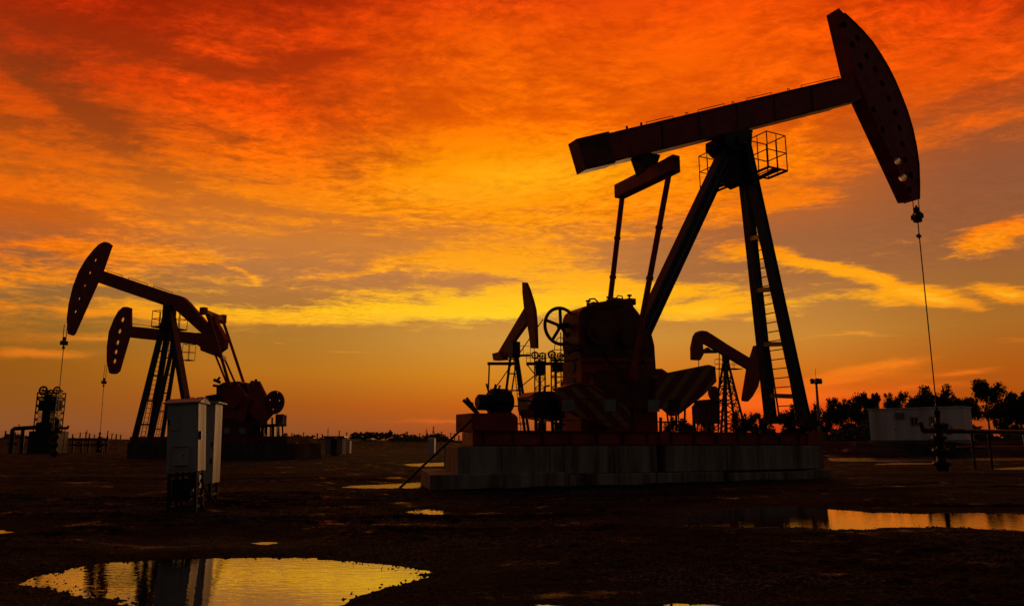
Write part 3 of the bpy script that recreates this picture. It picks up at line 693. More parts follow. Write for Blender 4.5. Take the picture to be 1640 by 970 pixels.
# walking beam
bm_pts = [(909,237),(923.4,222),(975,210.3),(976.5,212.8),(1349,124.5),(1376,122),(1384,158),(1289,183.5),(1204,205),(1168,214),(1153,217.5),(1054,241),(990,256),(985,261),(938,272)]
beam = build(K.slab(MB(), bm_pts[1:], -.27, .27), 'walking_beam', 'red', M, bevel=.01)
bf = MB()
for sh in (0, 1):      # flange lips and the doubler plates
    y0 = (lambda x: 212.8 + (x - 976.5) * (124.5 - 212.8) / 372.5) if sh == 0 else (lambda x: 256.5 + (x - 990) * (159 - 256.5) / (1381 - 990) - 1.6)
    K.slab(bf, [(986, y0(986)), (1348, y0(1348)), (1348, y0(1348) + 2.6), (986, y0(986) + 2.6)], -.32, .32)
K.slab(bf, [(925,224),(975,212.5),(984,260),(938.5,270)], -.30, -.26)
for x in (1060, 1120, 1180, 1240, 1300):
    ya = 212.8 + (x - 976.5) * (124.5 - 212.8) / 372.5; yb = 256.5 + (x - 990) * (159 - 256.5) / 391
    K.slab(bf, [(x, ya + 2), (x + 2, ya + 1.5), (x + 4, yb - 2), (x + 2, yb - 1.6)], -.31, -.26)
build(bf, 'beam_flange', 'darkred', M)
hr = MB()
def beam_y(x): return 212.8 + (x - 976.5) * (124.5 - 212.8) / 372.5
for xa, xb in ((1035, 1078), (1118, 1160), (1196, 1236), (1283, 1343)):
    pts = [K.pt(xa, beam_y(xa) + .5, -.2), K.pt(xa, beam_y(xa) - 3, -.2), K.pt(xb, beam_y(xb) - 3, -.2), K.pt(xb, beam_y(xb) + .5, -.2)]
    build(MB().tube(pts, .014, 6), 'beam_handrail', 'wire', M)
for x in (1100, 1174, 1263):
    u, z = K.uz(x, beam_y(x) - 1, -.2); build(MB().torus(K.P(u, -.2, z), K.n, .055, .016, 14, 6), 'lifting_eye', 'wire', M)
for x in (1004, 1027):
    build(MB().tube([K.pt(x, beam_y(x), -.1), K.pt(x, beam_y(x) - 4, -.1)], .04, 8), 'bolt', 'wire', M)
# horse head
hh = [(1343.5,13),(1352,22),(1366.5,35.5),(1382,51),(1397.4,69),(1410,88),(1422,108),(1433,130),(1442.7,153),(1453,180),(1461,207),(1467,236),(1470.8,264),(1471.8,295),(1471.6,318.5),(1460,319),(1386,160),(1367,112)]
head = build(K.slab(MB(), hh, -.33, .33), 'horse_head', 'red', M, bevel=.012)
cu = MB()
for x, y, r in ((1437.5,258,5.6),(1446.5,284,6)):      # lightening holes right through, burnt out on the skew
    (ua_, za_), (ub_, zb_) = K.uz(x, y, -.33), K.uz(x - 7.5, y + 5.5, .33); rr_c = abs(K.uz(x, y - r, -.33)[1] - za_)
    pA, pB = K.P(ua_, -.33, za_), K.P(ub_, .33, zb_); dd = pB - pA; cu.tube([pA - dd * .3, pB + dd * .3], rr_c, 20)
sh_holes = [(1353,40),(1365,72),(1378,106),(1374,62),(1388,90),(1402,112),(1413,134),(1423.5,158),(1433.5,181),(1441,206),(1445.5,231),(1450,256),(1414,208),(1459,281),(1457,304),(1399,176)]
for x, y in sh_holes: K.drum(cu, x, y, 5.2, -.6, -.13, 20, wt=-.33)
cut(head, cu)
fp = MB()      # the curved face plate in front of the side plates
arc = hh[1:15]
for i in range(len(arc) - 1):
    a, b = arc[i], arc[i + 1]; ua, za = K.uz(*a, -.33); ub, zb = K.uz(*b, -.33)
    nrm = Vector((zb - za, -(ub - ua))).normalized() * .035
    if nrm.x < 0: nrm = -nrm
    fp.prism([K.P(ua, -.37, za), K.P(ub, -.37, zb), K.P(ub + nrm.x, -.37, zb + nrm.y), K.P(ua + nrm.x, -.37, za + nrm.y)], [K.P(ua, .37, za), K.P(ub, .37, zb), K.P(ub + nrm.x, .37, zb + nrm.y), K.P(ua + nrm.x, .37, za + nrm.y)])
build(fp, 'head_face_plate', 'darkred', M)
# hanger: cables, carrier bar, clamp, rod
wl = MB()
for dw in (-.13, .13): wl.tube([K.P(*[v for v in (K.uz(1466, 316, 0)[0], dw, K.uz(1466, 316, 0)[1])]), K.P(K.uz(1468.5, 348, 0)[0], dw, K.uz(1468.5, 348, 0)[1])], .018, 6)
build(wl, 'hanger_cable', 'wire', M)
cb = MB(); u, z = K.uz(1469, 347, 0)
cb.hexa(K.P(u, 0, z), K.a * .09, K.n * .24, Vector((0, 0, .10))); cb.hexa(K.P(u, 0, z - .19), K.a * .13, K.n * .13, Vector((0, 0, .05)))
cb.hexa(K.P(u, 0, z + .28), K.a * .10, K.n * .08, Vector((0, 0, .13))); cb.tube([K.P(u, 0, z + .1), K.P(u, 0, z + .5)], .05, 8)
for s in (-1, 1): cb.tube([K.P(u, s * .17, z - .16), K.P(u, s * .17, z + .18)], .04, 8); cb.tube([K.P(u + s * .16, 0, z - .24), K.P(u + s * .16, 0, z + .02)], .035, 8)
build(cb, 'carrier_bar', 'steel', M); cb = MB()
u, z = K.uz(1471.5, 378, 0); cb.hexa(K.P(u, 0, z), K.a * .11, K.n * .05, Vector((0, 0, .05))); cb.tube([K.P(u, 0, z - .1), K.P(u, 0, z + .1)], .05, 8)
build(cb, 'rod_clamp', 'steel', M)
uw = K.uz(1500, 655, 0)[0]; ut, ztp = K.uz(1469, 345, 0)
build(MB().tube([K.P(ut, 0, ztp), K.P(uw, 0, K.uz(1500, 655, 0)[1] - .5)], .024, 8), 'polished_rod', 'wire', M)
# saddle bearing
sb = MB(); K.slab(sb, [(1160,215),(1199,205),(1205,214),(1204,232),(1196,240),(1172,240),(1160,228)], -.5, .5)
K.slab(sb, [(1152,221),(1205,207),(1206,212),(1153,226)], -.34, .34)
K.drum(sb, 1184, 226, 7, -.62, .62, 18, wt=-.5)
build(sb, 'saddle_bearing', 'steel', M)
# samson post
def leg(name, top, bot, wt0, wb0, w, d, mat='teal', notch=True):
    ut, zt = K.uz(*top, wt0); ub, zb = K.uz(*bot, wb0)
    a, b = K.P(ut, wt0, zt), K.P(ub, wb0, max(zb, zs)); mb = MB()
    sd = K.a
    mb.bar(a, b, w * .55, d, side=sd)
    for s in (-1, 1):
        t = (b - a).normalized(); o = (sd - t * sd.dot(t)).normalized() * s * w * .42
        mb.bar(a + o, b + o, w * .16, d * 1.25, side=sd)
    return build(mb, name, mat, M), a, b
legB = leg('post_leg', (1192, 225), (1291, 682), -.42, -1.0, .31, .26)
legA = leg('post_leg', (1186, 228), (1235, 678), .42, 1.0, .34, .26)
legC = leg('post_leg', (1171, 228), (1008, 575), -.15, -.15, .46, .36)
lt = MB(); a, b = (legC[1].lerp(legC[2], k) - K.n * .26 for k in (.1, .95)); lt.tube([a, b], .02, 6)  # pale tube put in for the light edge line of the rear leg
build(lt, 'leg_edge_line', 'galv', M)
cm = MB()
def on(lg, py):                   # point of a leg at photo row py
    a, b = lg[1], lg[2]; best = min(range(401), key=lambda i: abs(proj(a.lerp(b, i / 400))[1] - py)); return a.lerp(b, best / 400)
def proj(P):
    X, Y, Z = P.x, P.y, P.z - HC; dpt = Y * CP + Z * SP; up = -Y * SP + Z * CP
    return 820 + FPX * X / dpt, 485 - FPX * up / dpt
for ya in (378, 462, 550, 635): 
    p = on(legB, ya); fB = (p.z - legB[2].z) / (legB[1].z - legB[2].z); qn = legA[2].lerp(legA[1], fB)
    build(MB().bar(p, qn, .16, .20, side=(0, 0, 1)), 'cross_member', 'teal', M)
tp = MB(); K.slab(tp, [(1174,232),(1198,230),(1204,250),(1208,285),(1190,296),(1180,290),(1170,262)], -.32, .32); build(tp, 'post_cap', 'teal', M)
fo = MB()
for lg in (legA, legB): build(MB().hexa(lg[2] + Vector((0, 0, .1)), K.a * .36, K.n * .28, Vector((0, 0, .1))), 'leg_foot', 'steel', M)
# ladder on the front of the post
ld = MB(); t0 = legA[2].lerp(legB[2], .47); t1 = legA[1].lerp(legB[1], .47)
t1 = t0.lerp(t1, .96); ld_off = K.a * .10
r0 = t0 + ld_off; r1 = t1 + ld_off
for s in (-.40, .40): ld.tube([r0 + K.n * s, r1 + K.n * s * .8], .032, 6)
nr_ = 30
for i in range(1, nr_):
    c = r0.lerp(r1, i / nr_); ld.tube([c - K.n * .38 * (1 - .2 * i / nr_), c + K.n * .38 * (1 - .2 * i / nr_)], .02, 6)
build(ld, 'ladder', 'wire', M)
# service cages on both sides of the post
def cage(name, x0, x1, w0, w1, z0, z1):
    mb = MB(); t = .020
    cs = [(x0, w0), (x1, w0), (x1, w1), (x0, w1)]
    P = lambda c, z: K.P(c[0], c[1], z)
    for c in cs: mb.tube([P(c, z0), P(c, z1)], t, 6)
    for k in (0, .5, 1):
        z = z0 + (z1 - z0) * k
        for i in range(4): mb.tube([P(cs[i], z), P(cs[(i + 1) % 4], z)], t if k else t * 1.7, 6)
    mid = lambda i: ((cs[i][0] + cs[(i + 1) % 4][0]) / 2, (cs[i][1] + cs[(i + 1) % 4][1]) / 2)
    for i in range(4): mb.tube([P(mid(i), z0), P(mid(i), z1)], t * .8, 6)
    for i in range(5):
        u = x0 + (x1 - x0) * (i + .5) / 5; mb.bar(K.P(u, w0, z0), K.P(u, w1, z0), .03, .03)
    mb.bar(K.P((x0 + x1) / 2, 0, z0 - .1), K.P((x0 + x1) / 2, w0 if abs(w0) > abs(w1) else w1, z0), .09, .12)
    return build(mb, name, 'wire', M)
uc, _ = K.uz(1232, 276, -1.3); zc0 = K.uz(1232, 277, -1.3)[1]
cage('service_cage', uc - .50, uc + .42, -1.75, -.85, zc0, zc0 + 1.32)
uc, _ = K.uz(1142, 294, 1.3); zc0 = K.uz(1142, 297, 1.3)[1]
cage('service_cage', uc - .25, uc + .62, .85, 1.75, zc0, zc0 + 1.30)
# equalizer and pitman arms
uE, zE = K.uz(1033, 287, 0)
uN, zN = K.uz(1064, 263, -1.25); uF, zF = K.uz(1002, 308, 1.25)
print('equalizer', (uN, zN), (uE, zE), (uF, zF))
eq = MB(); eq.bar(K.P(uE, -1.62, zE), K.P(uE, 1.55, zE), .50, .40, side=(0, 0, 1))
eq.bar(K.P(uE - .02, -1.7, zE + .22), K.P(uE - .02, -1.35, zE + .22), .12, .3, side=(0, 0, 1))
eqo = build(eq, 'equalizer_beam', 'red', M, bevel=.015)
eb = MB(); ux, _ = K.uz(1042, 250, -.2); zb1 = K.uz(1042, 249, -.27)[1]
eb.prism([K.P(uE - .22, -.2, zE + .15), K.P(uE + .22, -.2, zE + .15), K.P(uE + .22, .2, zE + .15), K.P(uE - .22, .2, zE + .15)], [K.P(uE - .45, -.27, zb1 + .1), K.P(uE + .5, -.27, zb1 + .1), K.P(uE + .5, .27, zb1 + .1), K.P(uE - .45, .27, zb1 + .1)])
build(eb, 'equalizer_bearing', 'steel', M)
pm = []
for (wq, bot) in ((-1.32, (1012, 600)), (1.32, (968, 560))):
    mb = MB(); ub, zb = K.uz(*bot, wq); a = K.P(uE, wq, zE - .1); b = K.P(ub, wq, zb)
    mb.tube([a, a.lerp(b, .02), a.lerp(b, .98), b], [.07, .095, .095, .07], 10)
    for k in (.3, .55, .8):
        c = a.lerp(b, k); mb.tube([c - (b - a).normalized() * .04, c + (b - a).normalized() * .04], .12, 10)
    mb.hexa(a, K.a * .14, K.n * .1, Vector((0, 0, .16))); mb.hexa(b, K.a * .16, K.n * .12, Vector((0, 0, .16)))
    build(mb, 'pitman_arm', 'red', M)

# slanted prop pole
p0 = ground(635, 782); p0.z = hz(p0.x, p0.y) - .05
K2 = K.pt(755, 672, -1.55)
sp = build(MB().tube([p0, K2], .032, 10), 'prop_pole', 'steel', None, origin=p0)
tag(sp, 'long slanting pole leaning from the mud onto the left end of the plinth', 'pole')
# guard rail with plates in front of the cranks
gr = empty('guard_rail', K.P(6, -1.8, zs), 'low rail with small grey plates along the near edge of the big pumpjack base', 'guard rail')
rl = MB(); zr = K.uz(977, 640, -1.78)[1]
ur0, ur1 = K.uz(900, 648, -1.78)[0], K.uz(1086, 648, -1.78)[0]
rl.tube([K.P(ur0, -1.78, zr), K.P(ur1, -1.78, zr)], .02, 6); rl.tube([K.P(ur0, -1.78, zs + .3), K.P(ur1, -1.78, zs + .3)], .015, 6)
for i in range(6):
    u = ur0 + (ur1 - ur0) * i / 5; rl.tube([K.P(u, -1.78, zs), K.P(u, -1.78, zr)], .022, 6)
build(rl, 'rail', 'darkred', gr)
for x, y, mt_ in ((910, 648, 'plate'), (977, 648.5, 'plate'), (1047, 649, 'plate'), (1080, 648, 'steel')):
    build(K.slab(MB(), [(x - 9, y - 9), (x + 9.5, y - 9.3), (x + 9.5, y + 9.7), (x - 9, y + 10)], -1.83, -1.81), 'plate', mt_, gr)
# ------------------------------------------------------------------ wellheads
def wellhead(base, top_z, label, scale=1.0, arm=None, pl=None, name='wellhead', group=None):
    t = empty(name, base, label, 'wellhead', group); pl = pl or K; mb = MB(); s = scale
    h = top_z - base.z; V = lambda z, u=0, w=0: base + pl.a * u + pl.n * w + Vector((0, 0, z))
    prof = [(0, .20), (.10, .20), (.11, .30), (.16, .30), (.17, .16), (.30, .16), (.31, .27), (.36, .27), (.37, .13), (.50, .15), (.51, .25), (.55, .25), (.56, .12), (.70, .13), (.71, .19), (.75, .19), (.76, .08), (.9, .09), (.91, .12), (.95, .12), (.96, .05), (1.0, .05)]
    mb.tube([V(z * h - .05) for z, r in prof], [r * s for z, r in prof], 16); build(mb, 'wellhead_stack', 'steel', t)
    for z, sgn in ((.42, -1), (.63, 1)):
        w_ = MB(); w_.tube([V(z * h), V(z * h, sgn * .55 * s)], .06 * s, 8); w_.tube([V(z * h, sgn * .3 * s), V(z * h + .28 * s, sgn * .3 * s)], .035 * s, 8)
        w_.hexa(V(z * h, sgn * .3 * s), pl.a * .11 * s, pl.n * .1 * s, Vector((0, 0, .11 * s)))
        o = build(w_, 'valve', 'steel', t)
        build(MB().torus(V(z * h, sgn * .56 * s), pl.a, .15 * s, .02 * s, 18, 6), 'handwheel', 'darkred', o)
    return t, V
bw = K.P(uw, 0, 0); bw.z = hz(bw.x, bw.y)
wt1, V = wellhead(bw, K.uz(1500, 650, 0)[1], 'dark wellhead under the long rod of the biggest pumpjack, right of the plinth', 1.15)
fl_ = MB(); zp = K.uz(1505, 689, 0)[1]
fl_.tube([V(zp - bw.z, -1.0), V(zp - bw.z, .9), V(zp - bw.z, 1.6)], .12, 10)
fl_.tube([V(zp - bw.z, -1.0), V(zp - bw.z + .35, -1.15)], .08, 8); fl_.tube([V(zp - bw.z, .5), V(zp - bw.z + .3, .5)], .09, 8)
build(fl_, 'tee_pipe', 'steel', wt1)
pr = MB(); e0 = V(zp - bw.z - .02, 1.6); e1 = V(zp - bw.z - .05, 13)
pr.tube([e0, e1], .10, 10)
for k in (2.2, 3.4, 6.2, 7.0, 10.5):
    P_ = V(0, k); g_ = hz(P_.x, P_.y); pr.tube([V(zp - bw.z, k), Vector((P_.x, P_.y, g_ - .1))], .13 if k > 5 else .05, 8)
pr.tube([V(zp - bw.z - .7, 1.0), V(zp - bw.z - .7, 13)], .05, 8)
pipe = build(pr, 'flow_pipe', 'steel', None, origin=e0); tag(pipe, 'raised dark pipeline on posts running right from the wellhead of the biggest pumpjack', 'pipe')

# ------------------------------------------------------------------ other pumping units
def tower(pl, par, apex, feet_front, foot_rear, ws=.95, wt=.28, w=.30, mat='teal', rungs=True, zb=0, lat=False, wr=None):
    ua, za = pl.uz(*apex, 0); legs = []
    for (fx, fy), s in ((feet_front, -1), (feet_front, 1), (foot_rear, -1), (foot_rear, 1)):
        wq = (wr if wr is not None and (fx, fy) == foot_rear else ws); uf, zf = pl.uz(fx, fy, -wq); ln = (pl.P(ua, s * min(wt, wq), za), pl.P(uf, s * wq, zb)); legs.append(ln)
        mb = MB(); mb.bar(ln[0], ln[1], w, w * .8, side=pl.a); build(mb, 'post_leg', mat, par)
    mb = MB(); mb.hexa(pl.P(ua, 0, za - .3), pl.a * .36, pl.n * (wt + .15), Vector((0, 0, .45))); build(mb, 'post_cap', mat, par)
    cm = MB()
    for i, k in enumerate((.15, .32, .5, .68, .85)):
        for s in (0, 2): (cm if lat else MB()).bar(legs[s][0].lerp(legs[s][1], k), legs[s + 1][0].lerp(legs[s + 1][1], k), .13, .13) if lat else build(MB().bar(legs[s][0].lerp(legs[s][1], k), legs[s + 1][0].lerp(legs[s + 1][1], k), .13, .13), 'cross_member', mat, par)
        if lat:
            for s in (0, 1): cm.bar(legs[s][0].lerp(legs[s][1], k), legs[s + 2][0].lerp(legs[s + 2][1], k), .09, .09)
    if lat:
        ks = [.08, .2, .32, .44, .56, .68, .80, .92, 1.0]
        for i in range(len(ks) - 1):
            a, b = ks[i], ks[i + 1]
            for x, y in ((0, 2), (2, 0), (1, 3), (3, 1), (0, 1), (2, 3)): cm.bar(legs[x][0].lerp(legs[x][1], a), legs[y][0].lerp(legs[y][1], b), .10, .10)
    if lat: build(cm, 'cross_member', mat, par)
    ld = MB(); a = legs[0][0].lerp(legs[1][0], .5); b = legs[0][1].lerp(legs[1][1], .5)
    n = 30
    for s in (-.2, .2): ld.tube([a + pl.n * s, b + pl.n * s], .03, 5)
    for i in range(1, n): c = a.lerp(b, i / n); ld.tube([c - pl.n * .2, c + pl.n * .2], .022, 5)
    build(ld, 'ladder', 'wire', par); return ua, za, legs
def small_cage(pl, par, px0, px1, py0, py1, w0, w1, t=.03):
    u0, z0 = pl.uz(px0, py1, (w0 + w1) / 2); u1, z1 = pl.uz(px1, py0, (w0 + w1) / 2); mb = MB()
    cs = [(u0, w0), (u1, w0), (u1, w1), (u0, w1)]
    for c in cs: mb.tube([pl.P(*c, z0), pl.P(*c, z1)], t, 5)
    for k in (0, .5, 1):
        z = z0 + (z1 - z0) * k
        for i in range(4): mb.tube([pl.P(*cs[i], z), pl.P(*cs[(i + 1) % 4], z)], t, 5)
    mb.hexa(pl.P((u0 + u1) / 2, (w0 + w1) / 2, z0), pl.a * abs(u1 - u0) * .5, pl.n * abs(w1 - w0) * .5, Vector((0, 0, .04)))
    build(mb, 'service_cage', 'wire', par)
def hanger(pl, par, top, clamp, well):
    (ut, zt), (uc, zc), (uw_, zw) = pl.uz(*top, 0), pl.uz(*clamp, 0), pl.uz(*well, 0)
    mb = MB()
    for s in (-.14, .14): mb.tube([pl.P(ut, s, zt), pl.P(uc, s, zc)], .028, 5)
    build(mb, 'hanger_cable', 'wire', par)
    mb = MB().hexa(pl.P(uc, 0, zc), pl.a * .14, pl.n * .26, Vector((0, 0, .17))); mb.hexa(pl.P(uc, 0, zc + .35), pl.a * .1, pl.n * .1, Vector((0, 0, .14))); mb.hexa(pl.P(uc, 0, zc - .4), pl.a * .08, pl.n * .07, Vector((0, 0, .1)))
    mb.tube([pl.P(uc - .35, 0, zc + .06), pl.P(uc, 0, zc)], .05, 5); mb.tube([pl.P(uc, 0, zc - .5), pl.P(uc, 0, zc + .5)], .06, 6)
    build(mb, 'carrier_bar', 'steel', par)
    build(MB().tube([pl.P(uc, 0, zc), pl.P(uw_, 0, zw)], .03, 6), 'polished_rod', 'wire', par); return uw_
def horse_head(pl, par, pts, th, holes=(), hr=2.2, mat='red'):
    o = build(pl.slab(MB(), pts, -th, th), 'horse_head', mat, par)
    if holes:
        c = MB()
        for x, y in holes: pl.drum(c, x, y, hr, -th - .3, th + .3, 16, wt=-th)
        cut(o, c)
    return o

# left unit, front
def G(px, py): p = ground(px, py); return p
P1 = Plane(G(258, 733), -20)
L1 = empty('pumpjack', P1.O, 'left pumpjack with a bent beam and the higher of the two left horse heads', 'pumpjack')
horse_head(P1, L1, [(166.5,386.9),(172,388),(177.8,392),(163.7,432.3),(154.5,452.4),(118,534),(115,536.8),(108.2,534.5),(106.6,510.7),(109.6,486.6),(116.4,458.4),(125.5,434.3),(137.6,414.2),(150,399),(158,391)], .10,
    [(151.6,416),(142.8,436.3),(134.4,456.8),(125.5,477.7),(119.5,498.6)], 3.2)
build(P1.slab(MB(), [(163.7,433.3),(269,468.5),(285,472.5),(293,476),(301,483.5),(337,525),(330,541),(322,533),(279,494.6),(240,481),(156.5,452.4)], -.18, .18), 'walking_beam', 'red', L1)
build(P1.slab(MB(), [(327,520),(337,513),(345,516),(352,528),(360,543),(358.5,557),(342,569),(321,561),(319.5,549),(324,532)], -.25, .2), 'beam_counterweight', 'red', L1)
hr = MB()
for xa, xb in ((172, 196), (206, 236), (246, 276)):
    y = lambda x: 433.3 + (x - 163.7) * 35.2 / 105.3
    build(MB().tube([P1.pt(xa, y(xa), -.1), P1.pt(xa, y(xa) - 3, -.1), P1.pt(xb, y(xb) - 3, -.1), P1.pt(xb, y(xb), -.1)], .025, 5), 'beam_handrail', 'wire', L1)
tower(P1, L1, (272, 492), (214, 700), (309, 700), ws=.75, wt=.2, w=.36, zb=.9, wr=.14)
small_cage(P1, L1, 249, 263, 498, 524, -1.3, -.5); small_cage(P1, L1, 280, 295, 495, 528, .4, 1.3)
hanger(P1, L1, (105.5, 520), (102.5, 549), (91, 668))
eq = MB(); a = P1.pt(327, 499, -1.5); b = P1.pt(357, 511, 1.5); eq.bar(a, b, .34, .3, side=(0, 0, 1)); eq.hexa(a + Vector((-.05, 0, .05)), P1.a * .22, P1.n * .18, Vector((0, 0, .26))); eq.hexa(b, P1.a * .2, P1.n * .18, Vector((0, 0, .34)))
eq.bar(P1.pt(342, 505, 0), P1.pt(346, 530, 0), .5, .4, side=P1.a); eq.bar(P1.pt(332, 503, -1.0), P1.pt(340, 525, -.4), .2, .2)
build(eq, 'equalizer_beam', 'red', L1)
for (a, b, w) in (((357, 513), (392, 618), 1.5), ((334, 503), (368, 618), -1.5)):
    build(MB().tube([P1.pt(*a, w), P1.pt(*b, w)], .11, 8), 'pitman_arm', 'red', L1)
build(P1.slab(MB(), [(333,637),(346,632),(346,618),(357,612),(380,610),(388,613),(394,612),(402,640),(414,652),(418,680),(414,700),(333,702)], -.5, .3), 'gearbox', 'darkred', L1, bevel=.05)
cw = MB(); P1.drum(cw, 439, 644, 19, -1.1, -1.02, 26); build(cw, 'counterweight', 'darkred', L1)
c2 = MB()
for x, y in ((444, 628), (432, 640), (437, 655), (447, 641)): P1.drum(c2, x, y, 1.5, -1.6, -.5, 10, wt=-1.1)
cut([o for o in bpy.data.objects if o.parent == L1 and o.name.startswith('counterweight')][0], c2)
cw = MB(); P1.slab(cw, [(398,616),(402,609),(414,610),(424,630),(427,642),(436,662),(420,680),(398,660)], -.8, -.6); P1.slab(cw, [(356,622),(380,614),(400,640),(390,676),(360,670)], -.95, -.72); P1.drum(cw, 372, 640, 14, -1.2, -.95, 20); build(cw, 'crank', 'red', L1)
lm = MB()
for a, b, r in (((352,612),(343,608),.12),((350,618),(342,617),.1),((347,610),(352,604),.09),((330,636),(348,633),.12),((410,612),(410,607),.1),((436,668),(436,700),.07),((452,664),(453,698),.06),((443,664),(455,664),.05),((420,690),(420,700),.06),((446,682),(447,700),.07)):
    build(MB().tube([P1.pt(*a, -.6), P1.pt(*b, -.6)], r, 7), 'brake_lever' if b[1] < 640 else 'guard_post', 'steel', L1)
P1.slab(lm, [(396,680),(446,678),(446,682),(396,684)], -1.1, -.2)
for i in range(9): lm.tube([P1.pt(400 + i * 5.5, 680, -.9), P1.pt(400 + i * 5.5, 702, -.9)], .05, 6)
build(lm, 'guard_rail', 'steel', L1)
build(P1.slab(MB(), [(441,664),(451,664),(450,680),(441,680)], -.3, .3), 'oil_tank', 'galv', L1)
for x, y in ((363, 689), (388, 689.5)):
    build(P1.slab(MB(), [(x - 5, y - 4), (x + 5, y - 4), (x + 5, y + 4.5), (x - 5, y + 4.5)], -1.36, -1.33), 'plate', 'plate', L1)
build(P1.slab(MB(), [(208,699),(460,698),(460,709),(208,710)], -1.3, 1.3), 'skid', 'darkred', L1)
f1 = build(P1.slab(MB(), [(204,709),(470,709),(472,737),(202,739)], -1.6, 1.6), 'foundation', 'darkconc', None, bevel=.03, origin=P1.O); tag(f1, 'low dark concrete base under the left pumpjack with bent beam', 'foundation')

# left unit, rear
P2 = Plane(G(278, 725), -20)
L2 = empty('pumpjack', P2.O, 'pumpjack with a straight beam and the lower left horse head, behind the bent-beam one', 'pumpjack')
horse_head(P2, L2, [(196.7,491.4),(203,491),(209.2,493),(209.2,522),(205.5,540.8),(190,594),(184.6,598.3),(178,598.5),(174.5,596.5),(170.6,579),(170.8,555),(174,530.8),(182,510.7),(189,498)], .13,
    [(195.4,511.5),(190.6,530),(187.4,548),(184.6,563),(182.6,577.8)], 4.2)
build(P2.slab(MB(), [(208.7,522),(327,534),(330,545),(322,552),(205.5,540)], -.2, .2), 'walking_beam', 'red', L2)
build(P2.slab(MB(), [(316,532),(352,542),(349,560),(330,562),(314,551)], -.45, .45), 'beam_counterweight', 'red', L2)
hr = MB(); hr.tube([P2.pt(212, 522, -.1), P2.pt(212, 518.5, -.1), P2.pt(246, 522, -.1), P2.pt(246, 526, -.1)], .03, 5); build(hr, 'beam_handrail', 'wire', L2)
tower(P2, L2, (281, 548), (241, 700), (312, 700), ws=.8, wt=.25, w=.36, zb=.9, wr=.2)
small_cage(P2, L2, 296, 309, 551, 577, -1.4, -.5); small_cage(P2, L2, 266, 276, 549, 573, .3, 1.2)
hanger(P2, L2, (170, 583), (166.5, 612), (160.5, 694))
eq = MB(); a = P2.pt(345, 563, -1.4); b = P2.pt(360, 575, 1.4); eq.bar(a, b, .4, .35, side=(0, 0, 1)); eq.hexa(a, P2.a * .2, P2.n * .2, Vector((0, 0, .3))); eq.bar(P2.pt(341, 556, 0), P2.pt(352, 568, 0), .5, .5); build(eq, 'equalizer_beam', 'red', L2)
for (a, b, w) in (((344, 566), (370, 630), -1.4), ((360, 575), (384, 630), 1.4)):
    build(MB().tube([P2.pt(*a, w), P2.pt(*b, w)], .11, 8), 'pitman_arm', 'red', L2)
build(P2.slab(MB(), [(350,640),(372,622),(400,622),(412,640),(412,700),(350,700)], -.7, .7), 'gearbox', 'darkred', L2)
build(P2.slab(MB(), [(232,700),(430,700),(430,708),(232,708)], -1.3, 1.3), 'skid', 'darkred', L2)
f2 = build(P2.slab(MB(), [(228,708),(436,708),(437,727),(227,727)], -1.6, 1.6), 'foundation', 'darkconc', None, origin=P2.O); tag(f2, 'low concrete base behind the first left base, under the straight-beam pumpjack', 'foundation')

# small unit left of the big gearbox, head turned towards the right
P3 = Plane((ground(822, 727).x, ground(822, 727).y), -58)
L3 = empty('pumpjack', P3.O, 'small distant pumpjack seen obliquely, narrow head upright, left of the big gearbox', 'pumpjack')
horse_head(P3, L3, [(836,452),(841,452),(845.5,462.8),(851,480),(855,496),(857,520),(858,557.4),(849.5,557.4),(847,536.5),(843.5,516.4),(839,493.6),(836.5,469.5)], .17, [(840.5,477),(849,524)], 1.6)
build(P3.slab(MB(), [(839,493.6),(844,515),(824,543),(806,574),(789,574),(789,568.6),(797,564.6)], -.2, .2), 'walking_beam', 'red', L3)
build(P3.slab(MB(), [(788,566),(800,563),(806,576),(790,577)], -.35, .35), 'beam_counterweight', 'red', L3)
eqy = P3.uz(800, 582, 0); eq = MB(); eq.bar(P3.pt(781, 582, -1.1), P3.pt(829, 582, 1.3), .30, .3, side=(0, 0, 1)); build(eq, 'equalizer_beam', 'red', L3)
for a, b, w in (((783.6, 584), (781.8, 640), -1.1), ((826, 584), (816, 650), 1.2)): build(MB().tube([P3.pt(*a, w), P3.pt(*b, w)], .09, 6), 'pitman_arm', 'red', L3)
tw = MB(); W3 = lambda px, py, w=0: P3.pt(px, py, w)
feet = [(798, 720), (845, 700), (852, 716)]; ap = (823, 552)
for i, (fx, fy) in enumerate(feet):
    mb = MB(); mb.bar(W3(ap[0] + (i - 1) * 3, ap[1]), Vector((*W3(fx, fy)[:2], 0)), .26, .22, side=(1, 0, 0)); build(mb, 'post_leg', 'teal', L3)
for y in (575, 598, 625, 650, 678):
    k = (y - 552) / 165; xl = 820 + (798 - 820) * k; xr = 826 + (852 - 826) * k; tw.bar(W3(xl, y), W3(xr, y), .13, .13)
for i in range(26):
    y = 565 + i * 5.5; k = (y - 552) / 165; xm = 824 + 16 * k; tw.tube([W3(xm - 3, y), W3(xm + 3, y)], .03, 5)
tw.tube([W3(821, 560), W3(836, 706)], .04, 5); tw.tube([W3(827, 560), W3(842, 706)], .04, 5)
build(tw, 'cross_member', 'teal', L3)
build(MB().hexa(W3(823, 560), P3.a * .5, P3.n * .45, Vector((0, 0, .8))), 'post_cap', 'teal', L3)
pf3 = MB(); a_ = W3(838, 569); pf3.hexa(a_, Vector((.75, 0, 0)), Vector((0, .5, 0)), Vector((0, 0, .06)))
for dx_ in (-.7, 0, .7): pf3.tube([a_ + Vector((dx_, -.45, 0)), a_ + Vector((dx_, -.45, .9))], .025, 5)
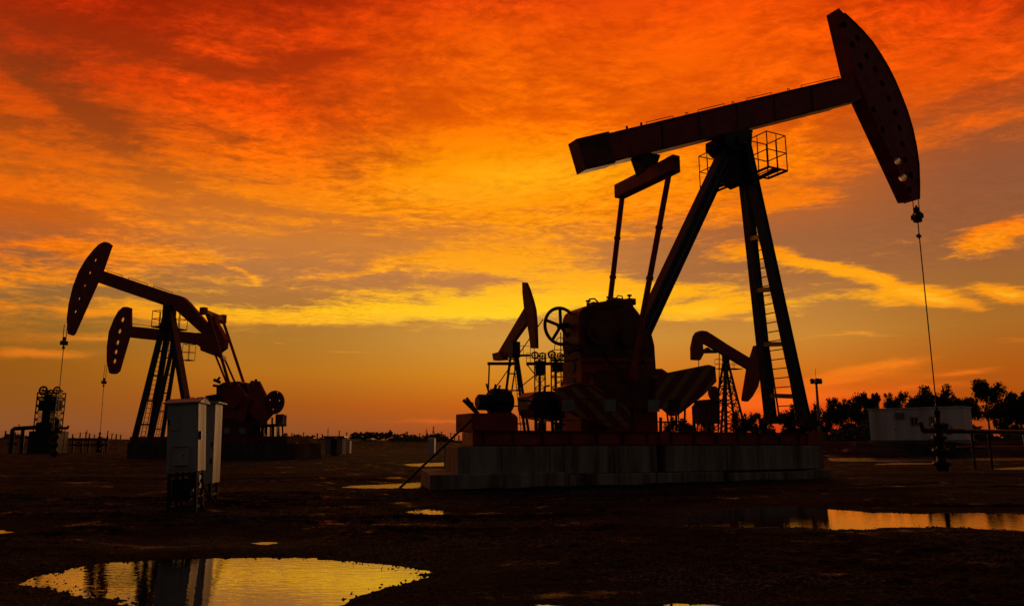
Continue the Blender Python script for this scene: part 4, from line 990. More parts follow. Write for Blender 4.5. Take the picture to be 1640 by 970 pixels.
pf3.tube([a_ + Vector((-.7, -.45, .9)), a_ + Vector((.7, -.45, .9))], .025, 5); build(pf3, 'service_cage', 'wire', L3)
build(MB().tube([W3(855.5, 545), W3(856.5, 600)], .03, 5), 'polished_rod', 'wire', L3)

# small unit seen between the counterweight and the post of the big one
P4 = Plane(G(1163, 723), 36)
L4 = empty('pumpjack', P4.O, 'small distant red pumpjack with curved tail, seen between counterweight and ladder legs', 'pumpjack')
build(P4.slab(MB(), [(1110.6,575.7),(1110,556),(1113.9,537.8),(1118,531.5),(1124,529),(1132,530),(1142,536),(1165,551),(1204,574.5),(1200,591),(1180,579),(1158.4,566.5),(1136,553),(1129,549),(1126,552),(1127.5,566),(1122,576.4)], -.25, .25), 'walking_beam', 'red', L4)
build(P4.slab(MB(), [(1128,561),(1134,556),(1140,560),(1148,560.5),(1150,565),(1128,565.5)], -.2, .2), 'tail_bearing', 'steel', L4)
horse_head(P4, L4, [(1211,553),(1217,552),(1219.5,566),(1220.5,582),(1219,599),(1214.5,618.6),(1206,634),(1198.6,642.6),(1192.8,641.5),(1192,638),(1194.7,622),(1199.7,590.6),(1206,569)], .25, [(1200.5,620),(1197.5,629)], 1.9)
tower(P4, L4, (1162, 570), (1202, 710), (1152, 710), ws=.9, wt=.15, w=.24, mat='steel', lat=True)
build(MB().tube([P4.pt(1161, 575, 0), P4.pt(1163, 720, 0)], .22, 8), 'centre_mast', 'steel', L4)
small_cage(P4, L4, 1149, 1161, 576, 590, -1.0, -.3, .025); small_cage(P4, L4, 1168, 1182, 576, 590, -.6, .6, .025)
g4 = MB(); P4.drum(g4, 1145, 629, 11, -.6, -.2, 22); P4.slab(g4, [(1120,648),(1126,640),(1150,638),(1153,646),(1153,678),(1119,678)], -.5, .5); P4.slab(g4, [(1118,642),(1158,640),(1158,643),(1118,645)], -.8, .8)
for x in (1117, 1123, 1132, 1141, 1150): g4.tube([P4.pt(x, 672, -.4), P4.pt(x, 722, -.4)], .07, 6)
build(g4, 'gearbox', 'darkred', L4)
build(MB().tube([P4.pt(1119, 576, 0), P4.pt(1119.5, 650, 0)], .05, 6), 'pitman_arm', 'red', L4)
build(MB().tube([P4.pt(1152, 562, -.9), P4.pt(1151, 690, -.9)], .06, 6), 'vent_pipe', 'steel', L4)

# ------------------------------------------------------------------ tower-type units
def lattice(mb, c, hw, hd, z0, z1, n, t=.06):
    cs = [c + Vector((sx * hw, sy * hd, 0)) for sx, sy in ((-1, -1), (1, -1), (1, 1), (-1, 1))]
    for p in cs: mb.bar(p + Vector((0, 0, z0)), p + Vector((0, 0, z1)), t * 1.8, t * 1.8, side=(1, 0, 0))
    for k in range(n):
        a = z0 + (z1 - z0) * k / n; b = z0 + (z1 - z0) * (k + 1) / n
        for i in range(4):
            p, q = cs[i], cs[(i + 1) % 4]
            mb.bar(p + Vector((0, 0, a)), q + Vector((0, 0, b)), t, t); mb.bar(q + Vector((0, 0, a)), p + Vector((0, 0, b)), t, t); mb.bar(p + Vector((0, 0, b)), q + Vector((0, 0, b)), t, t)
def zat(px, py, Y):
    d = ray(px, py); return HC + d.z * Y / d.y
def xat(px, py, Y):
    d = ray(px, py); return d.x * Y / d.y
def tower_unit(pxc, gy, x0, x1, ytop, ymid, label, wheels, mast, plat=None, group='tower pumping units'):
    c = G(pxc, gy); Y = c.y; c.x = xat(pxc, 660, Y); t = empty('tower_pumping_unit', c, label, 'pumping unit', group)
    X0, X1 = xat(x0, 650, Y), xat(x1, 650, Y); cc = Vector(((X0 + X1) / 2, Y + .9, 0)); hw = (X1 - X0) / 2
    zt = zat(pxc, ytop, Y); mb = MB(); lattice(mb, cc, hw, .8, 0, zt - .7, 9, .05); build(mb, 'lattice_tower', 'steel', t)
    mb = MB(); mx0, mx1 = (xat(v, 650, Y) for v in mast); mb.box(mx0, Y + .5, 0, mx1, Y + 1.2, zt - .9); build(mb, 'weight_box', 'steel', t)
    hd = MB(); hd.box(X0 + .1, Y + .3, zt - 2.6, X1 - .1, Y + 1.5, zt - 1.5); hd.box(X0 - .05, Y + .2, zt - 1.3, X1 + .05, Y + 1.6, zt - 1.15); build(hd, 'head_frame', 'steel', t)
    for px, py, r in wheels:
        xx, zz = xat(px, py, Y), zat(px, py, Y); rm = r / FPX * Y
        o = build(MB().torus((xx, Y + .4, zz), (0, 1, 0), rm * .85, rm * .22, 22, 7).tube([(xx, Y + .2, zz), (xx, Y + 1.4, zz)], rm * .25, 8).bar((xx - rm * .8, Y + .4, zz), (xx + rm * .8, Y + .4, zz), .06, .06).bar((xx, Y + .4, zz - rm * .8), (xx, Y + .4, zz + rm * .8), .06, .06, side=(1, 0, 0)), 'sheave', 'steel', t)
    b = MB(); b.box(X0 - .2, Y - .3, 0, X1 + .6, Y + 2.0, zat(pxc, 690, Y)); b.box(X0 + .3, Y - .1, zat(pxc, 690, Y), X1 - .1, Y + 1.6, zat(pxc, 676, Y)); build(b, 'base_housing', 'steel', t, bevel=.04)
    if plat:
        p = MB(); xa, xb, yy = plat; xa, xb = xat(xa, yy, Y), xat(xb, yy, Y); zz = zat(pxc, yy, Y); p.box(xa, Y - .4, zz - .05, xb, Y + 2.0, zz + .05)
        for i in range(9):
            x = xa + (xb - xa) * i / 8; p.tube([(x, Y - .38, zz), (x, Y - .38, zz + 1.0)], .03, 5)
        for h in (.5, 1.0): p.tube([(xa, Y - .38, zz + h), (xb, Y - .38, zz + h)], .025, 5)
        build(p, 'service_platform', 'wire', t)
    return t, Y, cc
tA, YA, cA = tower_unit(75, 726, 57, 88, 617, 660, 'tall tower pumping unit with two wheels on top at the far left', [(65.6, 624.5, 7), (87.6, 624.5, 6.2), (77, 628, 5)], (64, 77))
ar = MB(); ar.tube([(xat(87, 685, YA), YA + .5, zat(90, 685, YA)), (xat(104, 685, YA), YA + .5, zat(104, 685, YA)), (xat(105, 680, YA), YA + .5, zat(105, 681, YA))], .14, 8); ar.tube([(xat(90, 668, YA), YA, zat(90, 668, YA)), (xat(90, 700, YA), YA, 0)], .12, 8)
ar.tube([(xat(100, 686, YA), YA + .5, zat(100, 686, YA)), (xat(100, 686, YA), YA + .5, 0)], .05, 6); build(ar, 'side_arm', 'steel', tA)
pp = MB(); zz = zat(40, 686, YA)
pp.tube([(xat(20, 700, YA), YA, -.1), (xat(20, 690, YA), YA, zz - .1), (xat(23, 688, YA), YA, zz), (xat(62, 685, YA), YA, zz + .15)], .22, 10); pp.tube([(xat(37, 700, YA), YA, -.1), (xat(37, 686, YA), YA, zz)], .18, 8); pp.tube([(xat(30, 686, YA), YA, zz), (xat(30, 686, YA), YA, zz + .45)], .05, 6)
pp.tube([(xat(12, 705, YA), YA, 1.0), (xat(30, 705, YA), YA, 1.0)], .1, 6)
o = build(pp, 'pipe_bridge', 'steel', None, origin=Vector((xat(20, 700, YA), YA, 0))); tag(o, 'thick pipe bent into a low arch left of the far left tower unit', 'pipe')
tB, YB, cB = tower_unit(865, 726, 857, 874, 560, 600, 'lattice tower unit just right of the small upright pumpjack head', [(857, 568, 6), (869, 569, 5.5)], (863, 867), plat=(843, 893, 581))
tC, YC, cC = tower_unit(897, 724, 884, 908, 559, 600, 'lattice tower unit half hidden under the spoked pulley wheel', [(884, 567, 6.5), (897, 569, 5), (908, 568, 6)], (889, 893))
sc_ = MB()
for x in (898, 903.5): sc_.tube([(xat(x, 600, YC), YC, 0), (xat(x, 532, YC), YC, zat(x, 532, YC))], .07, 6)
for y in (560, 585, 603, 625, 645): sc_.tube([(xat(884, y, YC), YC, zat(884, y, YC)), (xat(912, y, YC), YC, zat(912, y, YC))], .05, 6)
pts = [(xat(888 + 9 * (1 - math.cos(a)), 560 - 20 * math.sin(a), YC), YC, zat(893, 560 - 20 * math.sin(a), YC)) for a in [i * math.pi / 10 for i in range(11)]]
sc_.tube(pts, .05, 6)
for a, b in (((790, 627), (868.6, 511)), ((828, 624), (858, 599)), ((843, 583), (858, 602))): sc_.tube([(xat(*a, YC), YC - 2, zat(*a, YC - 2)), (xat(*b, YC), YC - 2, zat(*b, YC - 2))], .07, 6)
build(sc_, 'stair_frame', 'wire', tC)

# wellheads of the left units
for (pl, px, py, s, lab) in ((P1, 91, 725, 1.0, 'wellhead below the rod of the left pumpjack with bent beam'), (P2, 160.5, 722, 1.1, 'wellhead with cross pipe below the rod of the lower left horse head')):
    u = pl.uz(px, 690, 0)[0]; b = pl.P(u, 0, 0); wellhead(b, pl.uz(px, 690 if pl is P2 else 668, 0)[1], lab, s, pl=pl)
mf = MB(); Yw = b.y
for y, r in ((703, .14), (712, .10)): mf.tube([(xat(104, y, Yw), Yw - .5, zat(104, y, Yw)), (xat(178, y, Yw), Yw - .5, zat(178, y, Yw))], r, 8)
for x, y0 in ((106, 702), (112, 697), (122, 700), (136, 701), (147, 699), (168, 701), (176, 698)): mf.tube([(xat(x, y0, Yw), Yw - .5, zat(x, y0, Yw)), (xat(x, y0, Yw), Yw - .5, 0)], .1, 7)
for x in (110, 130): mf.torus((xat(x, 711, Yw), Yw - .7, zat(x, 711, Yw)), (0, 1, 0), .25, .05, 18, 6)
o = build(mf, 'pipe_manifold', 'steel', None, origin=Vector((xat(140, 710, Yw), Yw, 0))); tag(o, 'low pipe manifold with valves in front of the straight-beam pumpjack wellhead', 'pipe manifold')
# ------------------------------------------------------------------ electric cabinets in the foreground
cb0 = ground(298, 822); Yc = cb0.y; cb0.z = hz(cb0.x, cb0.y)
E1_ = empty('control_cabinet', cb0, 'grey-white electrical cabinet on an open steel stand beside the big puddle, front one', 'cabinet')
PC = Plane((cb0.x, cb0.y), 8)
u0, u1 = PC.uz(270, 756, -.25)[0], PC.uz(320.4, 756, -.25)[0]; zt, zbm = PC.uz(300, 645.5, -.25)[1], PC.uz(300, 756, -.25)[1]
w0, w1 = -.25, .25
du = (u1 - u0)
def cbox(pl, a, b, wa, wb, z0, z1, name, mat, par, bev=.006):
    A = [pl.P(a, wa, z0), pl.P(b, wa, z0), pl.P(b, wb, z0), pl.P(a, wb, z0)]
    return build(MB().prism(A, [p + Vector((0, 0, z1 - z0)) for p in A]), name, mat, par, bevel=bev)
cbox(PC, u0, u1, w0, w1, zbm, zt, 'cabinet_body', 'white', E1_)
rf = MB(); za = zt + .045
A = [PC.P(u0 - .05, w0 - .06, zt), PC.P(u1 + .05, w0 - .06, zt), PC.P(u1 + .05, w1 + .06, zt), PC.P(u0 - .05, w1 + .06, zt)]
B = [PC.P(u0 - .05, w0 - .06, zt + .02), PC.P(u1 + .05, w0 - .06, zt + .02), PC.P(u1 + .05, w1 + .06, zt + .02), PC.P(u0 - .05, w1 + .06, zt + .02)]
rf.prism(A, B); um = (u0 + u1) / 2
rf.prism([B[0], B[1], PC.P(u1 + .05, 0, za + .05), PC.P(u0 - .05, 0, za + .05)], [p + Vector((0, 0, .006)) for p in (B[3], B[2], PC.P(u1 + .05, .01, za + .05), PC.P(u0 - .05, .01, za + .05))])
build(rf, 'cabinet_roof', 'white', E1_)
dr = cbox(PC, u0 + .03, u1 - .03, w0 - .018, w0 - .002, zbm + .04, zt - .04, 'front_door', 'white', E1_)
ua_, ub_ = PC.uz(280, 690, w0)[0], PC.uz(296, 690, w0)[0]
cbox(PC, ua_, ub_, w0 - .03, w0 - .02, PC.uz(288, 689, w0)[1], PC.uz(288, 659, w0)[1], 'meter_door', 'white', dr)
hd_ = MB().hexa(PC.P(ua_ - .015, w0 - .04, PC.uz(280, 675, w0)[1]), PC.a * .012, PC.n * .015, Vector((0, 0, .05))); build(hd_, 'handle', 'steel', dr)
ua_, ub_ = PC.uz(284, 730, w0)[0], PC.uz(309, 730, w0)[0]
bx_ = cbox(PC, ua_, ub_, w0 - .10, w0 - .02, PC.uz(296, 745, w0)[1], PC.uz(296, 715, w0)[1], 'junction_box', 'white', dr)
build(MB().bar(PC.P(ua_ - .01, w0 - .11, PC.uz(296, 714, w0)[1]), PC.P(ub_ + .01, w0 - .11, PC.uz(296, 714, w0)[1]), .03, .02), 'box_lid', 'white', bx_)
build(MB().tube([PC.P((ua_ + ub_) / 2 + .05, w0 - .105, PC.uz(296, 729, w0)[1]), PC.P((ua_ + ub_) / 2 + .05, w0 - .12, PC.uz(296, 729, w0)[1])], .012, 10), 'handle', 'steel', bx_)
hs = MB(); zz = PC.uz(320, 698, w0)[1]; hs.hexa(PC.P(u1 + .02, w0 + .06, zz), PC.a * .02, PC.n * .025, Vector((0, 0, .07))); build(hs, 'side_handle', 'steel', E1_)
st = MB(); zf = cb0.z - .08
L_ = [(u0 + .04, w0 + .04), (u1 - .04, w0 + .04), (u1 - .04, w1 - .04), (u0 + .04, w1 - .04), ((u0 * 2 + u1) / 3, w0 + .04)]
for a, b in L_: st.bar(PC.P(a, b, zf), PC.P(a, b, zbm - .003), .045, .045, side=(1, 0, 0))
for z in (zbm - .04, zf + .30, zf + .14):
    for i in range(4): p, q_ = L_[i], L_[(i + 1) % 4]; st.bar(PC.P(*p, z), PC.P(*q_, z), .04, .04)
build(st, 'stand', 'rubber', E1_)
build(MB().hexa(PC.P(u0 + du * .42, .02, zf + .42), PC.a * .15, PC.n * .14, Vector((0, 0, .17))), 'terminal_box', 'steel', E1_)
build(MB().hexa(PC.P(u0 + du * .80, .08, zf + .55), PC.a * .06, PC.n * .10, Vector((0, 0, .13))), 'terminal_box', 'steel', E1_)
cbm = MB()
for k in range(4):
    x = u0 + .18 + k * .1; cbm.tube([PC.P(x, .02 * k, zbm + .02), PC.P(x + .02, .05, zbm - .25), PC.P(x - .03, .04, zf + .25), PC.P(x + .05, .1, zf)], .018, 7)
cbm.tube([PC.P(u1 - .1, .1, zbm), PC.P(u1 + .05, .1, zf + .35), PC.P(u1 + .25, -.1, zf + .16), PC.P(u1 + .5, -.15, zf + .1)], .015, 7)
build(cbm, 'cable', 'rubber', E1_)
cv = MB()
pts = []
for i in range(46):
    t = i / 45; pts.append(PC.P(u0 + du * (.05 + .9 * t) + .03 * math.sin(i * 1.9), .1 + .05 * math.cos(i * 1.3), zt + .09 + .035 * math.sin(i * 1.1)))
cv.tube(pts, .006, 5)
c_o = build(cv, 'cable_coil', 'rubber', None, origin=PC.P((u0 + u1) / 2, .1, zt + .08)); tag(c_o, 'tangled thin black wire lying on the roof of the front cabinet', 'wire')

E1_.rotation_euler = (0, -rad(3.6), 0)
g2_ = ground(352, 806); g2_.x = xat(341, 700, g2_.y); g2_.z = hz(g2_.x, g2_.y)
E2_ = empty('control_cabinet', g2_, 'narrower electrical cabinet standing half hidden behind the right side of the front one', 'cabinet')
PD = Plane((g2_.x, g2_.y), 8)
a_, b_ = PD.uz(322, 770, -.3)[0], PD.uz(341, 770, -.3)[0]; zt2, zb2 = PD.uz(345, 646, -.3)[1], PD.uz(340, 774, -.3)[1]
cbox(PD, a_, b_, -.3, .28, zb2, zt2, 'cabinet_body', 'white', E2_)
cbox(PD, a_ - .05, b_ + .07, -.38, .34, zt2 + .001, zt2 + .035, 'cabinet_roof', 'white', E2_)
h_ = MB()
for y in (712, 738): h_.hexa(PD.P(b_ - .03, -.315, PD.uz(340, y, -.3)[1]), PD.a * .02, PD.n * .014, Vector((0, 0, .05)))
build(h_, 'handle', 'steel', E2_)
E2_.rotation_euler = (0, -rad(1.6), 0)
st = MB()
for a in (a_ + .04, b_ - .04):
    for b in (-.26, .24): st.bar(PD.P(a, b, g2_.z - .08), PD.P(a, b, zb2 - .002), .045, .045, side=(1, 0, 0))
    st.bar(PD.P(a, -.26, g2_.z + .12), PD.P(a, .24, g2_.z + .12), .04, .04)
for b in (-.26, .24): st.bar(PD.P(a_, b, g2_.z + .12), PD.P(b_, b, g2_.z + .12), .04, .04)
build(st, 'stand', 'rubber', E2_)
cab2 = MB().tube([Vector((g2_.x, g2_.y, g2_.z + .3)), Vector((g2_.x + .1, g2_.y - .2, g2_.z + .02)), Vector((g2_.x + .5, g2_.y - .5, g2_.z + .03)), Vector((g2_.x + 1.1, g2_.y - .2, hz(g2_.x + 1.1, g2_.y - .2) + .01)), Vector((g2_.x + 1.5, g2_.y + .1, hz(g2_.x + 1.5, g2_.y + .1) + .02))], .02, 7)
o = build(cab2, 'cable', 'rubber', None, origin=g2_); tag(o, 'black cable trailing over the mud from the foot of the rear cabinet', 'cable')

# ------------------------------------------------------------------ white cabin on the right
ra, rb = ray(1390.5, 656), ray(1541, 648)
Ya, Yb = 71.0, 65.5
pa, pb = Vector((ra.x / ra.y * Ya, Ya, 0)), Vector((rb.x / rb.y * Yb, Yb, 0)); ax = (pb - pa).normalized(); nn = Vector((-ax.y, ax.x, 0)); 
PB = Plane((pa.x, pa.y), math.degrees(math.atan2(ax.y, ax.x))); LB = (pb - pa).length
zr = zat(1390.5, 656, Ya); zb_ = zat(1393, 704, Ya)
CB = empty('site_cabin', PB.P(LB / 2, 1.2, zb_), 'long white flat-roofed site cabin with two small windows before the trees', 'cabin')
wlm = MB(); wlm.prism([PB.P(0, 0, zb_), PB.P(LB, 0, zb_), PB.P(LB, 2.6, zb_), PB.P(0, 2.6, zb_)], [PB.P(0, 0, zr), PB.P(LB, 0, zr), PB.P(LB, 2.6, zr), PB.P(0, 2.6, zr)]); build(wlm, 'wall', 'cabin', CB)
rfm = MB(); rfm.prism([PB.P(-.1, -.12, zr + .002), PB.P(LB + .1, -.12, zr + .002), PB.P(LB + .1, 2.7, zr + .002), PB.P(-.1, 2.7, zr + .002)], [PB.P(-.1, -.12, zr + .1), PB.P(LB + .1, -.12, zr + .1), PB.P(LB + .1, 2.7, zr + .1), PB.P(-.1, 2.7, zr + .1)]); build(rfm, 'roof', 'cabin', CB)
bs = MB(); bs.prism([PB.P(-.15, -.2, .2), PB.P(LB + .15, -.2, .2), PB.P(LB + .15, 2.8, .2), PB.P(-.15, 2.8, .2)], [PB.P(-.15, -.2, zb_ - .003), PB.P(LB + .15, -.2, zb_ - .003), PB.P(LB + .15, 2.8, zb_ - .003), PB.P(-.15, 2.8, zb_ - .003)]); build(bs, 'base', 'brick', CB)
sm = MB()
for i in range(1, 12): sm.hexa(PB.P(LB * i / 12, -.012, (zr + zb_) / 2), PB.a * .02, PB.n * .012, Vector((0, 0, (zr - zb_) / 2 - .02)))
build(sm, 'panel_joint', 'cabin', CB)
dd_ = build(MB().hexa(PB.P(PB.uz(1428, 680, 0)[0], -.03, zb_ + .95), PB.a * .42, PB.n * .02, Vector((0, 0, .95))), 'door', 'cabin', CB)
build(MB().hexa(PB.P(PB.uz(1428, 680, 0)[0] + .3, -.06, zb_ + .95), PB.a * .05, PB.n * .02, Vector((0, 0, .05))), 'handle', 'steel', dd_)
build(MB().hexa(PB.P(PB.uz(1442, 670, 0)[0], -.16, zr - .6), PB.a * .35, PB.n * .14, Vector((0, 0, .25))), 'air_conditioner', 'galv', CB)
for xa, xb, ya, yb in ((1459, 1470.5, 668, 681), (1488.5, 1500.5, 667, 680)):
    a, b = PB.uz(xa, 675, 0)[0], PB.uz(xb, 675, 0)[0]; zt_, zb2_ = PB.uz(xa, ya, 0)[1], PB.uz(xa, yb, 0)[1]
    fr = MB(); m = (a + b) / 2
    for x in (a, m, b): fr.hexa(PB.P(x, -.03, (zt_ + zb2_) / 2), PB.a * .05, PB.n * .03, Vector((0, 0, (zt_ - zb2_) / 2 + .05)))
    for z in (zt_, zb2_): fr.hexa(PB.P(m, -.035, z), PB.a * ((b - a) / 2 + .06), PB.n * .03, Vector((0, 0, .05)))
    w_ = build(fr, 'window', 'white', CB)
    gl = MB(); gl.hexa(PB.P(m, -.008, (zt_ + zb2_) / 2), PB.a * ((b - a) / 2), PB.n * .004, Vector((0, 0, (zt_ - zb2_) / 2))); build(gl, 'pane', 'glass', w_)

# ------------------------------------------------------------------ trees
def tree_mesh(seed, h, cw, base_frac=.28, leaf=.26, n=2600, bush=False):
    rg = random.Random(seed); tr = MB(); blobs = []
    top = Vector((rg.uniform(-.3, .3), rg.uniform(-.3, .3), h * .78))
    pts = [Vector((0, 0, -.4)), Vector((rg.uniform(-.1, .1), 0, h * .2)), Vector((top.x * .5, top.y * .5, h * .5)), top]
    tr.tube(pts, [.035 * h * .6, .03 * h * .6, .018 * h * .6, .006 * h], 8)
    nb = 9 if not bush else 7
    for i in range(nb):
        a = 2 * math.pi * i / nb + rg.uniform(-.4, .4); k = rg.uniform(base_frac, .72); s = Vector((top.x * k, top.y * k, h * k)); L = cw * .5 * rg.uniform(.55, 1.0) * (1 - .35 * (k - base_frac))
        e = s + Vector((math.cos(a) * L, math.sin(a) * L, h * rg.uniform(.08, .25))); m = s.lerp(e, .5) + Vector((0, 0, rg.uniform(.0, .15) * L))
        tr.tube([s, m, e], [.011 * h, .007 * h, .003 * h], 6); blobs += [(e, cw * rg.uniform(.13, .22)), (m, cw * rg.uniform(.08, .16))]
        for j in range(2):
            e2 = e + Vector((rg.uniform(-1, 1), rg.uniform(-1, 1), rg.uniform(-.2, 1))) * cw * .16; tr.tube([m, e2], .004 * h, 5); blobs.append((e2, cw * rg.uniform(.07, .14)))
    for j in range(6): blobs.append((Vector((rg.gauss(0, cw * .13), rg.gauss(0, cw * .13), h * rg.uniform(.62, .95))), cw * rg.uniform(.09, .18)))
    cr = MB()
    tot = sum(r ** 2 for _, r in blobs)
    for c, r in blobs:
        for _ in range(int(n * r * r / tot)):
            d = Vector((rg.gauss(0, 1), rg.gauss(0, 1), rg.gauss(0, .8))).normalized() * r * rg.random() ** .42 * rg.uniform(.8, 1.25); p = c + d
            u = Vector((rg.uniform(-1, 1), rg.uniform(-1, 1), rg.uniform(-1, 1))).normalized(); v = u.orthogonal().normalized(); s = leaf * rg.uniform(.5, 1.2)
            cr.add([p - u * s, p + v * s * .45, p + u * s * .9, p - v * s * .5], [(0, 1, 2, 3)])
    return tr, cr
def put_tree(proto, px, gy_z, Y, hpx, wpx, label, group, name='tree', cat='tree', rot=0.0, z=None):
    r, h0, w0 = proto; x = xat(px, 690, Y); zz = hz(x, Y) if z is None else z
    c = copy_tree(r) if r.get('used') else r
    r['used'] = 1; c['used'] = 1
    c.location = (x, Y, zz); hm = hpx / FPX * Y; wm = wpx / FPX * Y
    c.scale = (wm / w0, wm / w0, hm / h0); c.rotation_euler = (0, 0, rot); tag(c, label, cat, group); return c
protos = []
for s, (h, w, bf, n) in enumerate(((8, 5.5, .32, 5200), (7, 6, .2, 5200), (7.5, 5, .38, 4400), (5, 5.5, .12, 4400))):
    tr, cr = tree_mesh(40 + s, h, w, bf, n=n); r = empty('tree', Vector((0, 0, 0)), 'x', 'tree'); build(tr, 'trunk', 'bark', r); build(cr, 'crown', 'leaf', r); protos.append((r, h, w))
TL = [  # px, crown top row, width px, proto, distance, label
 (1586, 617, 48, 0, 88, 'tallest round-crowned tree right of the white cabin with its bare trunk showing'),
 (1636, 630, 46, 2, 84, 'tree cut by the right edge of the picture'),
 (1526, 627, 40, 1, 92, 'tree behind the right end of the white cabin'),
 (1478, 629, 44, 1, 94, 'broad tree behind the middle of the white cabin'),
 (1438, 631, 28, 2, 94, 'narrow upright tree behind the left half of the white cabin'),
 (1395, 637, 34, 0, 96, 'loose tree over the left end of the white cabin'),
 (1351, 640, 30, 2, 96, 'thin-topped tree midway between lamp mast and cabin'),
 (1326, 653, 32, 1, 98, 'low dense tree just right of the lamp mast'),
 (1372, 650, 36, 3, 93, 'dark bushy tree touching the left end of the white cabin'),
 (1552, 640, 26, 2, 90, 'slim tree between the cabin end and the tallest round tree'),
 (1270, 657, 40, 1, 100, 'rounded tree seen through the ladder legs of the big pumpjack'),
 (1204, 664, 24, 2, 100, 'small bare-looking tree left of the ladder legs'),
 (1225, 674, 26, 3, 104, 'low tree directly behind the far ladder leg'),
 (1304, 660, 30, 3, 102, 'bush-like tree behind the foot of the near ladder leg'),
 (1612, 660, 30, 3, 90, 'low bushy tree in the gap left of the right-edge tree'),
 (1664, 630, 50, 1, 88, 'tree just past the right edge of the view'),
 (1100, 676, 30, 1, 110, 'low tree seen under the striped counterweight'),
 (1075, 678, 24, 3, 108, 'bushy tree seen left under the striped counterweight'),
 (1133, 676, 24, 3, 108, 'small bush-like tree behind the small curved-tail pumpjack'),
 (1179, 672, 26, 3, 104, 'small bush-like tree right of the small lattice post'),
]
for i, (px, ty, wp, pr, Y, lab) in enumerate(TL):
    x = xat(px, 690, Y); zz = hz(x, Y); base = proj(Vector((x, Y, zz)))[1]
    put_tree(protos[pr], px, 0, Y, (base - ty) * 1.08, wp * 1.12, lab, 'trees of the belt on the right', rot=i * 1.7)
# scrub under the tree belt: nobody could count it
sc2 = MB(); rg = random.Random(11)
for i in range(15000):
    px = rg.uniform(1185, 1700); Y = rg.uniform(82, 100); x = xat(px, 690, Y); hh_ = (2.1 if px > 1315 else 1.2) + .8 * math.sin(px * .05) + .6 * math.sin(px * .013 + 2)
    p = Vector((x, Y, hz(x, Y) if i % 40 == 0 else 1.1 * (1 if px > 1330 else .2))) + Vector((0, 0, rg.random() ** 1.3 * hh_ - .3)); s = rg.uniform(.16, .4)
    u = Vector((rg.uniform(-1, 1), rg.uniform(-1, 1), rg.uniform(-1, 1))).normalized(); v = u.orthogonal().normalized()
    sc2.add([p - u * s, p + v * s * .5, p + u * s, p - v * s * .5], [(0, 1, 2, 3)])
tag(build(sc2, 'undergrowth', 'scrub', None, origin=Vector((xat(1450, 690, 90), 90, 0))), 'dense dark undergrowth filling the foot of the tree belt', 'undergrowth', kind='stuff')

# ------------------------------------------------------------------ lamp mast
Yl = 62.0; xl = xat(1310, 650, Yl); zl0 = hz(xl, Yl)
lm_ = empty('lamp_mast', Vector((xl, Yl, zl0)), 'tall floodlight mast with unlit lamps right of the big pumpjack legs', 'lamp mast')
ztop = zat(1308, 606, Yl)
build(MB().tube([(xl, Yl, zl0 - .1), (xl, Yl, ztop)], .16, 10, r2=.08), 'mast', 'galv', lm_)
build(MB().tube([(xl, Yl, ztop), (xl, Yl, zat(1308, 590, Yl))], .018, 5), 'lightning_rod', 'wire', lm_)
fr = MB(); fr.bar((xl - .34, Yl, ztop - .35), (xl + .34, Yl, ztop - .35), .06, .06); fr.bar((xl, Yl - .3, ztop - .45), (xl, Yl + .3, ztop - .45), .06, .06); build(fr, 'lamp_bracket', 'steel', lm_)
for dx_, dy_ in ((-.33, 0), (.33, 0), (0, -.3), (.12, .3)):
    o = build(MB().hexa((xl + dx_, Yl + dy_, ztop - .22), (.13, 0, 0), (0, .1, -.05), (0, .05, .17)), 'floodlight', 'steel', lm_)

# ------------------------------------------------------------------ far things along the horizon
def sc_obj(px, gy): c = G(px, gy); return c
# transformer kiosk
Yk = 66.0; kx0, kx1 = xat(519, 710, Yk), xat(550, 710, Yk); kz = zat(530, 700.5, Yk)
KI = empty('kiosk', Vector(((kx0 + kx1) / 2, Yk, 0)), 'small square kiosk with a flat roof standing alone on the yard', 'kiosk')
m = MB(); m.box(kx0 + .1, Yk, .15, kx0 + .55, Yk + 1.5, kz); m.box(kx1 - .55, Yk, .15, kx1 - .1, Yk + 1.5, kz); m.box(kx0 + .5, Yk + .5, 0, kx1 - .5, Yk + 1.4, kz - .02); build(m, 'wall', 'brick', KI)
m = MB(); m.box(kx0 - .1, Yk - .2, kz + .003, kx1 + .1, Yk + 1.7, kz + .14); build(m, 'roof', 'steel', KI)
m = MB(); m.box(kx0 + .75, Yk + .2, .1, kx1 - .8, Yk + .495, kz - .3); build(m, 'transformer', 'blue', KI)
def far_box(name, cat, x0, x1, y0, Y, label, mat='brick', d=2.0, group=None, roofm='steel', z0=-.1):
    X0, X1 = xat(x0, 705, Y), xat(x1, 705, Y); z = zat((x0 + x1) / 2, y0, Y)
    t = empty(name, Vector(((X0 + X1) / 2, Y, 0)), label, cat, group)
    m = MB(); m.box(X0, Y, z0, X1, Y + d, z - .05 * (X1 - X0)); build(m, 'wall', mat, t)
    m = MB(); e = .04 * (X1 - X0); h_ = z - .05 * (X1 - X0); m.prism([(X0 - e, Y - e, h_), (X1 + e, Y - e, h_), (X1 + e, Y + d + e, h_), (X0 - e, Y + d + e, h_)], [(X0 + e, Y + d * .4, z), (X1 - e, Y + d * .4, z), (X1 - e, Y + d * .6, z), (X0 + e, Y + d * .6, z)]); build(m, 'roof', roofm, t)
    return t
far_box('box_cabinet', 'cabinet', 685.5, 695.5, 701, 75, 'small pale equipment box on the yard left of the plinth', 'cabin', 1.5)
far_box('box_cabinet', 'cabinet', 556, 560.5, 705.5, 78, 'narrow pale box just right of the lone kiosk', 'cabin', .8)
far_box('box_cabinet', 'cabinet', 465, 473.5, 708, 52, 'small pale box at the right end of the left pumpjack base', 'cabin', .6)
